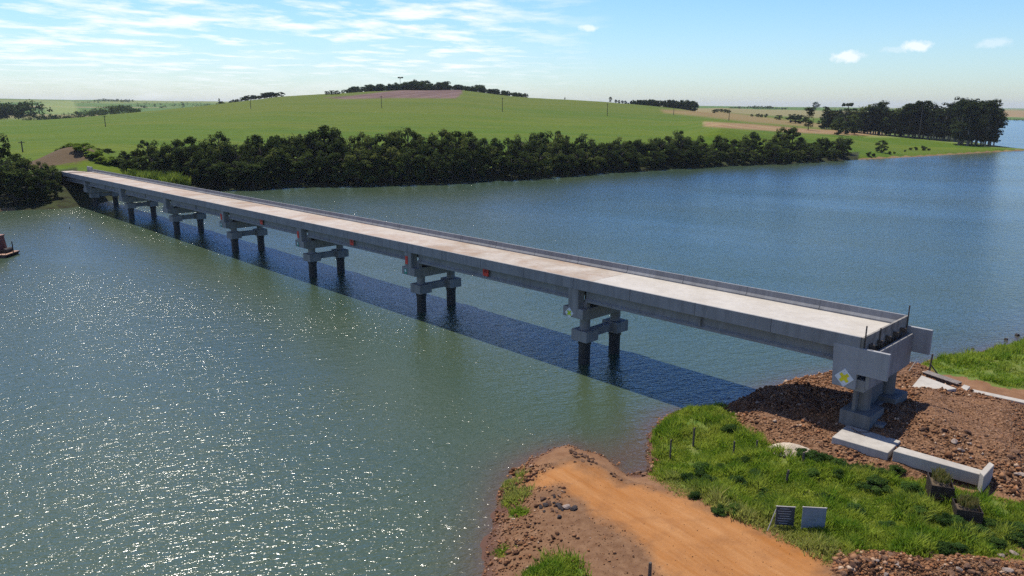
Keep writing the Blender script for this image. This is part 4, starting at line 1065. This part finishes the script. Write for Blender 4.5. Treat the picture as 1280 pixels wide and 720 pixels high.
REED = Kind('reed_clump', variants(3, 440, lambda sd: (lambda vb: mk(MB().tube((0, 0, -.2), (0, 0, .6), .05, .02, 5), (vb[0], vb[1], np.repeat(np.random.default_rng(sd).uniform(0, 1, len(vb[0]) // 5), 5)), LEAF_BR, BARK, 4.0))(blades(260, 1.5, 1.8, 4.2, .24, sd, .4))), LEAF_BR, BARK)
for k in range(16):
    px = 166 + k * 4.3; p = on_col(px, 246 + k * .3 + random.uniform(-2.5, 2.5), 225); p[2] = max(p[2], .2)
    REED.place(p, random.uniform(3.4, 5.0), 'bright green reed clump on the shore beside the far end of the bridge', 'reeds', 'bright reed clumps beside the bridge end', 1.3)

# hilltop wood, strip on the crest, block wood and the stand by the far point
for k in range(96):
    px = 432 + (655 - 432) * k / 95 + random.uniform(-3, 3)
    top = np.interp(px, [430, 445, 470, 500, 520, 545, 575, 610, 640, 658], [112, 108, 106, 102, 101, 103, 105, 109, 114, 120]) + random.gauss(.8, 1.6)
    Y = 955 + random.uniform(-12, 40); Y -= 8 if px > 580 else 0
    p = on_col(px, Y, 115); p[2] -= 1
    FART.place(p, max(7, zpy(Y, px, top) - p[2]), 'dark tree in the wood crowning the hill above the ploughed field', 'tree', 'trees of the hilltop wood', random.uniform(1.1, 1.6))
for px, top, ws in ((409, 113.5, 1.3), (415, 112.5, 1.3), (422, 112.6, 1.3)):
    p = on_col(px, 850, 118); p[2] -= .5
    FART.place(p, zpy(850, px, top) - p[2], 'low round tree of the clump standing apart before the hilltop wood', 'tree', 'clump apart from the hilltop wood', ws * 1.3)
for k in range(26):
    px = 272 + 78 * (k / 25) + random.uniform(-2, 2); Y = 830 + random.uniform(0, 20); p = on_col(px, Y, 122)
    FART.place(p, random.uniform(3.5, 6.5) * (1 if px > 300 else .6), 'small dark tree in the thin strip along the bare crest', 'tree', 'trees of the thin strip on the crest', 1.9)
p = on_col(274, 800, 128); EUCA.place(p, 6, 'lone thin tree standing on the crest where the thin strip begins', 'tree')
for k in range(40):
    px = 786 + 82 * (k / 39) + random.uniform(-1.5, 1.5); Y = 960 + random.uniform(-18, 30)
    p = on_col(px, Y, 130); top = np.interp(px, [784, 800, 830, 868], [126.5, 123.5, 123.8, 124.8]) + random.gauss(.3, .7)
    p[2] = min(p[2], zpy(Y, px, top + 9)); FART.place(p, zpy(Y, px, top) - p[2], 'dark tree in the square wood on the slope behind the crest', 'tree', 'trees of the square wood', .85)
for px, top, lb in ((763, 122, 'lone dark tree beside the square wood on the crest'), (706, 122.6, 'tiny round tree on the bare crest beyond the hilltop wood')):
    p = on_col(px, 880, 127); EUCA.place(p, max(3, zpy(880, px, top) - p[2] + 1), lb, 'tree', None, 1.8)
for px in (770, 774, 778, 782):
    p = on_col(px, 900, 127); FART.place(p, 4.5, 'low tree linking the lone dark tree to the square wood', 'tree', 'low trees by the square wood')
for k in range(64):
    f_ = (k + random.uniform(-.4, .4)) / 63; px = 1030 + 212 * f_
    base = np.interp(px, [1030, 1060, 1100, 1150, 1200, 1245], [158.5, 159.5, 164, 170, 175, 180])
    top = np.interp(px, [1026, 1040, 1062, 1075, 1090, 1100, 1115, 1130, 1150, 1165, 1175, 1182, 1200, 1225, 1238, 1246], [134, 131, 132, 132, 129, 131, 134, 130, 129, 134, 134, 127, 125, 126, 129, 138]) + random.gauss(1.5, 3.0)
    Y = 560 + 90 * (1 - f_) + random.uniform(0, 26); p = on_col(px, Y, base)
    if px > 1195: p[2] = max(p[2], .6); Y = 545 + random.uniform(-22, 12); p = on_col(px, Y, base); p[2] = max(p[2], .4)
    mixed = px < 1135 and random.random() < .45
    (BROAD if mixed else EUCA).place(p, max(7, zpy(Y, px, top + (3.5 if px < 1080 else 0)) - p[2]), 'rounded dark tree mixed among the eucalyptus at the inland end of the stand' if mixed else 'tall dark eucalyptus in the big stand near the end of the far point', 'tree',
        'rounded trees in the eucalyptus stand' if mixed else 'eucalyptus stand on the far point', random.uniform(1.1, 1.6) * (.8 if mixed else 1.25 if px < 1180 else .95))
for px, Y, top, ws, K_, lb in [(1049, 560, 146, 1.2, BROAD, 'round dark tree in front of the eucalyptus stand by the brown strip'), (1058, 590, 143, 1.1, BROAD, 'dark tree beside the white farmhouse'), (1069, 600, 144, 1.0, BROAD, 'dark leaning tree between farmhouse and eucalyptus stand'), (1028, 650, 146, 1.0, BROAD, 'dark tree at the start of the stand next to the lone pine'),
                               (1105.5, 0, 173.5, 1.25, BROAD, 'round dark lone tree on the far shore meadow'), (988, 760, 142, 1.3, FART, 'low tree first in the row behind the brown strip'), (994, 760, 141.5, 1.3, FART, 'low tree second in the row behind the brown strip'), (1001, 760, 142.5, 1.3, FART, 'low tree third in the row behind the brown strip'),
                               (973, 850, 143.3, 1.6, FART, 'dark round bush tree alone in the pale field'), (939, 950, 142.2, 1.4, FART, 'small tree first of the four in the pale field'), (947, 950, 141.5, 1.5, FART, 'small tree second of the four in the pale field'), (957, 950, 141.7, 1.2, FART, 'small tree fourth of the four in the pale field'), (951, 950, 142.2, 1.2, FART, 'small tree third of the four in the pale field')]:
    if Y == 0: Y = on_hill(px, 191)[1]
    p = on_col(px, Y, 155); p[2] -= .3
    K_.place(p, max(3, zpy(Y, px, top) - p[2]), lb, 'tree', None, ws)
for k, (px, py) in enumerate([(893, 141.5), (897, 140.5), (902, 140.5), (906, 141), (910, 141.8)]):
    p = on_hill(px, py, 500); FART.place(p, 5.0, 'low tree of the short dark hedge in the upper field', 'tree', 'short hedge in the upper field', 1.6)
for k, (px, py, h_) in enumerate([(1112, 193, 2.0), (1138, 188, 2.2), (1145, 188, 2.6), (1155, 188.3, 3.8), (1161, 188.6, 2.0), (1131, 190, 1.6), (1118, 192.5, 1.6), (1085, 196, 3.0), (1092, 195.5, 2.2)]):
    p = on_hill(px, py, 250); BUSH.place(p, h_, ['low shrub under the round lone tree', 'low shrub midway along the meadow bank', 'shrub next to the tallest one on the meadow bank', 'tallest shrub on the meadow bank of the far point', 'low shrub past the tallest one on the meadow bank', 'tiny shrub between the lone tree and the meadow bank shrubs', 'tiny shrub just past the round lone tree', 'shrub where the tree belt ends at the water', 'small shrub between tree belt and lone tree'][k], 'shrub')
# crown pines: tall bare trunk with a flat tufted top
def crown_pine(px, Y, top, base_py, label, columnar=False):
    p = on_col(px, Y, base_py); h_ = zpy(Y, px, top) - p[2]
    o = empty('crown_pine', p, 0, label, 'tree')
    MB().tube((0, 0, -.5), (0, 0, h_ * .97), h_ * .022, h_ * .012, 8).build('trunk', BARK, o)
    r = np.random.default_rng(int(px)); cl = []
    if columnar:
        for k in range(40):
            z = r.uniform(.15, .95) * h_; w_ = h_ * .17; a = r.uniform(0, 6.28); cl.append((w_ * .7 * math.cos(a), w_ * .7 * math.sin(a), z))
    for k in range(16):
        a = 6.283 * k / 16; q = h_ * .20 * r.uniform(.5, 1.1); cl.append((q * math.cos(a), q * math.sin(a), h_ * r.uniform(.92, 1.0)))
    cl = np.array(cl); V, Fq, ti = crown_data(int(px), cl, 44, h_ * .024, np.full(len(cl), h_ * (.115 if columnar else .06)))
    link('crown', np_mesh('crown', V, Fq, False, dict(tint=ti)), LEAF_EU, o)
crown_pine(500.5, 985, 96.5, 112, 'umbrella-topped pine rising above the hilltop wood')
crown_pine(1010.5, 600, 135.5, 158, 'tufted columnar pine standing alone before the eucalyptus stand', True)
crown_pine(1058, 660, 129.5, 158, 'flat-topped pine rising out of the thinner end of the eucalyptus stand')
crown_pine(1149, 600, 127, 170, 'flat-topped pine rising from the middle of the eucalyptus stand')

# distant woods that read as masses
def far_wood(name, trees, label):
    V, Fq, T = [], [], []; b = 0
    for i, (p, h_, w_) in enumerate(trees):
        r = np.random.default_rng(i + 900); n_ = 7
        cl = np.stack([r.normal(0, .28, n_) * w_, r.normal(0, .28, n_) * w_, r.uniform(.3, .85, n_) * h_], 1)
        v, f, ti = crown_data(i, cl, 22, h_ * .06, np.full(n_, h_ * .2)); v = v + p
        V.append(v); Fq.append(f + b); T.append(ti); b += len(v)
    o = link(name, np_mesh(name, np.concatenate(V), np.concatenate(Fq), False, dict(tint=np.concatenate(T))), LEAF_FAR)
    return tag(o, label, 'wood', None, 'stuff')
def strip(x0, x1, Ya, Yb, tx, ty, n, wmul=.9, jit_=1.0, hmin=5):
    out = []
    for k in range(n):
        px = random.uniform(x0, x1); Y = random.uniform(Ya, Yb); p = on_col(px, Y, 135); h_ = max(hmin, zpy(Y, px, np.interp(px, tx, ty) + random.gauss(.4, jit_)) - p[2]); p[2] -= .5
        out.append((p, h_, h_ * wmul))
    return out
far_wood('woods', strip(912, 984, 1750, 1950, [912, 930, 960, 985], [134, 132, 131.5, 136], 90, 1.0, .6), 'blue-green forest on the far slope past the square wood')
far_wood('woods', strip(-60, 50, 860, 930, [-60, 0, 20, 48], [126, 126, 125, 126.5], 46, .7, 1.2) + strip(30, 130, 830, 870, [30, 60, 90, 130], [143, 141, 145, 142], 46, 1.0, 1.2, 3), 'tall dark wood beyond the lowest end of the crop field')
far_wood('woods', strip(78, 172, 1000, 1250, [78, 100, 120, 145, 165, 172], [144, 138, 136, 130, 130, 136], 70, .9, 1.6), 'dark wood in the hollow behind the crop field')
far_wood('woods', strip(118, 168, 2700, 3000, [118, 130, 150, 168], [125, 122.5, 123, 124], 50, 1.0, .6) + strip(90, 125, 2400, 2700, [90, 125], [127, 127], 26, 1.0, .8), 'hazy blue wood on the distant ridge')
far_wood('woods', strip(172, 262, 1700, 2600, [172, 262], [131.5, 129], 60, 1.0, 1.5), 'pale scattered wood on the distant valley side')
far_wood('woods', strip(1246, 1330, 1560, 1640, [1246, 1330], [150, 150], 60, 1.2, .7), 'low tree row along the distant shore beyond the point')
far_wood('woods', strip(1010, 1240, 1900, 2400, [1010, 1240], [137, 137], 70, 1.2, 1.0), 'hazy wood on the ridge behind the eucalyptus stand')
p = on_col(1020, 2600, 133); FART.place(p, 22, 'faint lone tree on the distant skyline', 'tree', None, 1.4)

# ------------------------------------------------------------------ far buildings and poles
def house(px, py, w_, d_, h_, label, rot, wallm, roofm):
    p = on_hill(px, py, 400); o = empty('farmhouse', p, rot, label, 'house')
    MB().box(-w_ / 2, w_ / 2, -d_ / 2, d_ / 2, -.5, h_).build('wall', wallm, o)
    e = .5
    MB().add([(-w_ / 2 - e, -d_ / 2 - e, h_ - .1), (w_ / 2 + e, -d_ / 2 - e, h_ - .1), (w_ / 2 + e, d_ / 2 + e, h_ - .1), (-w_ / 2 - e, d_ / 2 + e, h_ - .1), (-w_ / 2 - e, 0, h_ + 1.6), (w_ / 2 + e, 0, h_ + 1.6)],
             [(0, 1, 5, 4), (2, 3, 4, 5), (0, 4, 3), (1, 2, 5), (3, 2, 1, 0)]).build('roof', roofm, o)
    MB().box(-.6, .5, -d_ / 2 - .05, -d_ / 2 - .003, -.4, 2.1).build('door', TUB, o)
    for x in (-w_ * .3, w_ * .3): MB().box(x - .6, x + .6, -d_ / 2 - .05, -d_ / 2 - .003, 1.0, 2.1).build('window', plain('dark_glass', (.03, .04, .05), .2, .1), o)
WWALL = plain('white_wall', (.75, .74, .72), .7, .05); RTILE = plain('grey_roof_sheet', (.40, .38, .37), .6, .15)
house(1081, 162.5, 6.5, 5, 2.8, 'bright white farm building before the eucalyptus stand', .15, WWALL, plain('white_roof', (.66, .66, .66), .6, .1))
house(1057, 160, 9, 6, 2.6, 'low pale-roofed farmhouse between the dark trees and the stand', .3, plain('cream_wall', (.45, .42, .36), .7, .1), RTILE)
house(1113, 160, 9, 6, 3.0, 'grey farm shed half hidden among the eucalyptus trunks', -.1, plain('shed_wall', (.30, .30, .30), .7, .15), RTILE)

POLE = plain('pole_wood', (.075, .06, .05), .9, .3, 2.0)
def pole(px, py, top, label, arm=True):
    p = on_hill(px, py, 250); h_ = zpy(p[1], px, top) - p[2]
    o = empty('utility_pole', p, .5, label, 'utility pole', 'utility poles across the fields')
    MB().tube((0, 0, -.3), (0, 0, h_), .26, .18, 8).build('pole_shaft', POLE, o)
    if arm: MB().box(-1.1, 1.1, -.09, .09, h_ - .75, h_ - .5).build('crossarm', POLE, o)
pole(28.5, 190, 176, 'pole low in the crop field behind the bank trees')
pole(132, 158.5, 144.5, 'pole near the field edge below the wood in the hollow')
pole(313.5, 136, 121.5, 'pole on the slope below the thin strip of crest trees')
pole(477, 135, 120, 'pole in front of the ploughed field')
pole(628, 140, 122, 'pole below the tapering end of the hilltop wood')
pole(759, 145, 129, 'pole below the lone dark tree beside the square wood')
pole(842, 144, 133, 'pole directly below the square wood')
pole(911, 151, 138, 'pole by the short hedge of the upper field')
pole(1016, 158, 148, 'thin pole next to the tufted columnar pine')

# ------------------------------------------------------------------ rusty barge
bp = at(-20, 320, 0)
bg_ = empty('barge', (bp[0], bp[1], 0), math.radians(4), 'rusty work barge with reddish superstructure moored off the bank', 'barge')
DECKP = plain('barge_deck', (.36, .22, .15), .85, .35, 1.0, .02); RED_R = plain('barge_rust_red', (.27, .075, .045), .75, .4, 1.5, .02)
mb = MB(); Lb, Wb = 5.4, 2.3
mb.add([(-Lb, -Wb, -.3), (Lb - .7, -Wb, -.3), (Lb - .7, Wb, -.3), (-Lb, Wb, -.3), (-Lb, -Wb, .55), (Lb, -Wb, .55), (Lb, Wb, .55), (-Lb, Wb, .55)], [(3, 2, 1, 0), (4, 5, 6, 7), (0, 1, 5, 4), (1, 2, 6, 5), (2, 3, 7, 6), (3, 0, 4, 7)])
mb.build('hull', plain('barge_hull', (.06, .035, .03), .8, .4, 2.0), bg_)
MB().box(-Lb + .05, Lb - .1, -Wb + .05, Wb - .05, .553, .60).build('deck', DECKP, bg_)
MB().add([(-5.0, -1.2, .6), (3.4, -1.2, .6), (3.4, 1.9, .6), (-5.0, 1.9, .6), (-5.0, -1.1, 3.6), (3.1, -1.1, 3.6), (3.1, 1.8, 3.6), (-5.0, 1.8, 3.6)], [(3, 2, 1, 0), (4, 5, 6, 7), (0, 1, 5, 4), (1, 2, 6, 5), (2, 3, 7, 6), (3, 0, 4, 7)]).build('cabin', RED_R, bg_)
MB().box(-5.1, 3.25, -1.3, 2.0, 3.603, 3.8).build('cabin_roof', plain('barge_roof', (.24, .13, .10), .7, .3), bg_)
for x in (-1.6, .2): MB().box(x, x + 1.1, -1.25, -1.12, 2.0, 3.0).build('window', plain('barge_glass', (.02, .02, .025), .3), bg_)
MB().tube((4.1, .4, .6), (3.5, .4, 2.9), .12, n=8).build('winch_frame', RED_R, bg_)
MB().tube((4.2, -.8, 1.0), (4.2, 1.4, 1.0), .45, n=12).build('winch_drum', TUB, bg_)
MB().tube((4.9, .9, .6), (4.9, .9, 2.6), .10, n=8).build('bollard', TUB, bg_)
mb = MB()
for x in (3.8, 4.5, 5.2): mb.tube((x, -Wb + .12, .6), (x, -Wb + .12, 1.35), .035, n=6)
mb.tube((3.6, -Wb + .12, 1.35), (5.25, -Wb + .12, 1.35), .035, n=6)
mb.build('railing', TUB, bg_)
# snags in the water
for (x, y, lb) in [(86.5, 286, 'short dark snag leaning out of open water before the bridge'), (388, 235, 'small dark snag in the water under the far shore trees')]:
    p = at(x, y, 0); s_ = p[1] / F
    tag(MB().tube((0, 0, -.5), (.5 * s_ * 2, 0, 2.6 * s_), .5 * s_, .3 * s_, 7).build('snag', TUB, None, p), lb, 'snag')

LEAF_WEED = leaf_mat('leaf_weed', (.030, .062, .018), (.075, .125, .030), None, .35)
WEED = Kind('shrub', variants(5, 460, bushy(LEAF_WEED, .085, 190, 18)), LEAF_WEED, BARK)
# weedy shrubs in the near grass
for k, (px, py, h_, ws, lb) in enumerate([(1092, 612, 1.2, 1.6, 'dark weedy shrub on the shaded edge below the long beam'), (1140, 620, 1.25, 1.3, 'dark green shrub beside the soil-filled tub'), (1150, 648, 1.0, 1.4, 'leafy dark shrub in the grass below the tubs'), (1205, 672, .95, 1.5, 'dark leafy shrub before the smaller tub'), (1180, 690, .85, 1.5, 'low dark shrub by the rock bank'),
        (880, 590, .95, 1.7, 'round bluish-green weedy shrub behind the two waterside posts'), (862, 600, .8, 1.6, 'low weedy shrub next to the round bluish one'), (915, 540, .95, 1.5, 'bushy grass-green shrub near the shadowed rubble'), (945, 598, .8, 1.7, 'low weed shrub below the weed-wrapped post'), (1015, 596, .9, 1.6, 'weedy shrub below the stubby post'), (1048, 596, .9, 1.5, 'dark weed shrub under the big flat slab'),
        (1030, 625, .7, 1.8, 'low spreading weed shrub above the notice boards'), (900, 640, .7, 1.7, 'low weed shrub near the track edge'), (1240, 662, .8, 1.6, 'light leafy shrub past the smaller tub'), (1120, 592, .9, 1.3, 'small dark shrub between slab and tub'), (945, 568, .8, .9, 'narrow weed clump climbing the wrapped post'), (1268, 665, .8, 1.6, 'pale leafy shrub at the grass end by the rock bank'), (1070, 640, .7, 1.8, 'low spreading weeds between the boards and the tubs'), (1110, 660, .7, 1.8, 'wide low weeds in the middle of the grass before the rock bank')] + [(px, 566 + (px - 985) * .26 + random.uniform(-2, 3), random.uniform(.7, 1.05), 1.3, 'dark weedy shrub of the line along the rubble edge of the grass') for px in range(1004, 1110, 11)]
        + [(random.uniform(1150, 1284), random.uniform(655, 690), random.uniform(.7, 1.0), 1.5, 'leafy shrub of the thicket between the tubs and the rock bank') for q in range(14)]
        + [(random.uniform(850, 960), random.uniform(575, 640), random.uniform(.5, .9), 1.5, 'low bushy weed among the tall grass by the fence posts') for q in range(12)]):
    p = near_at(px, py); p[2] -= .1
    WEED.place(p, h_, lb, 'shrub', 'weedy shrubs in the near grass', ws)

# ------------------------------------------------------------------ the air
hz = NT('haze_air'); vp = hz.n('VolumePrincipled'); vp.inputs['Color'].default_value = (.83, .90, 1.0, 1); vp.inputs['Density'].default_value = HAZE_D; vp.inputs['Anisotropy'].default_value = .15
hz.t.links.new(vp.outputs[0], hz.out.inputs['Volume'])
tag(MB().box(-15000, 15000, -500, 14500, -5, 92).build('haze', hz.m), kind='stuff')
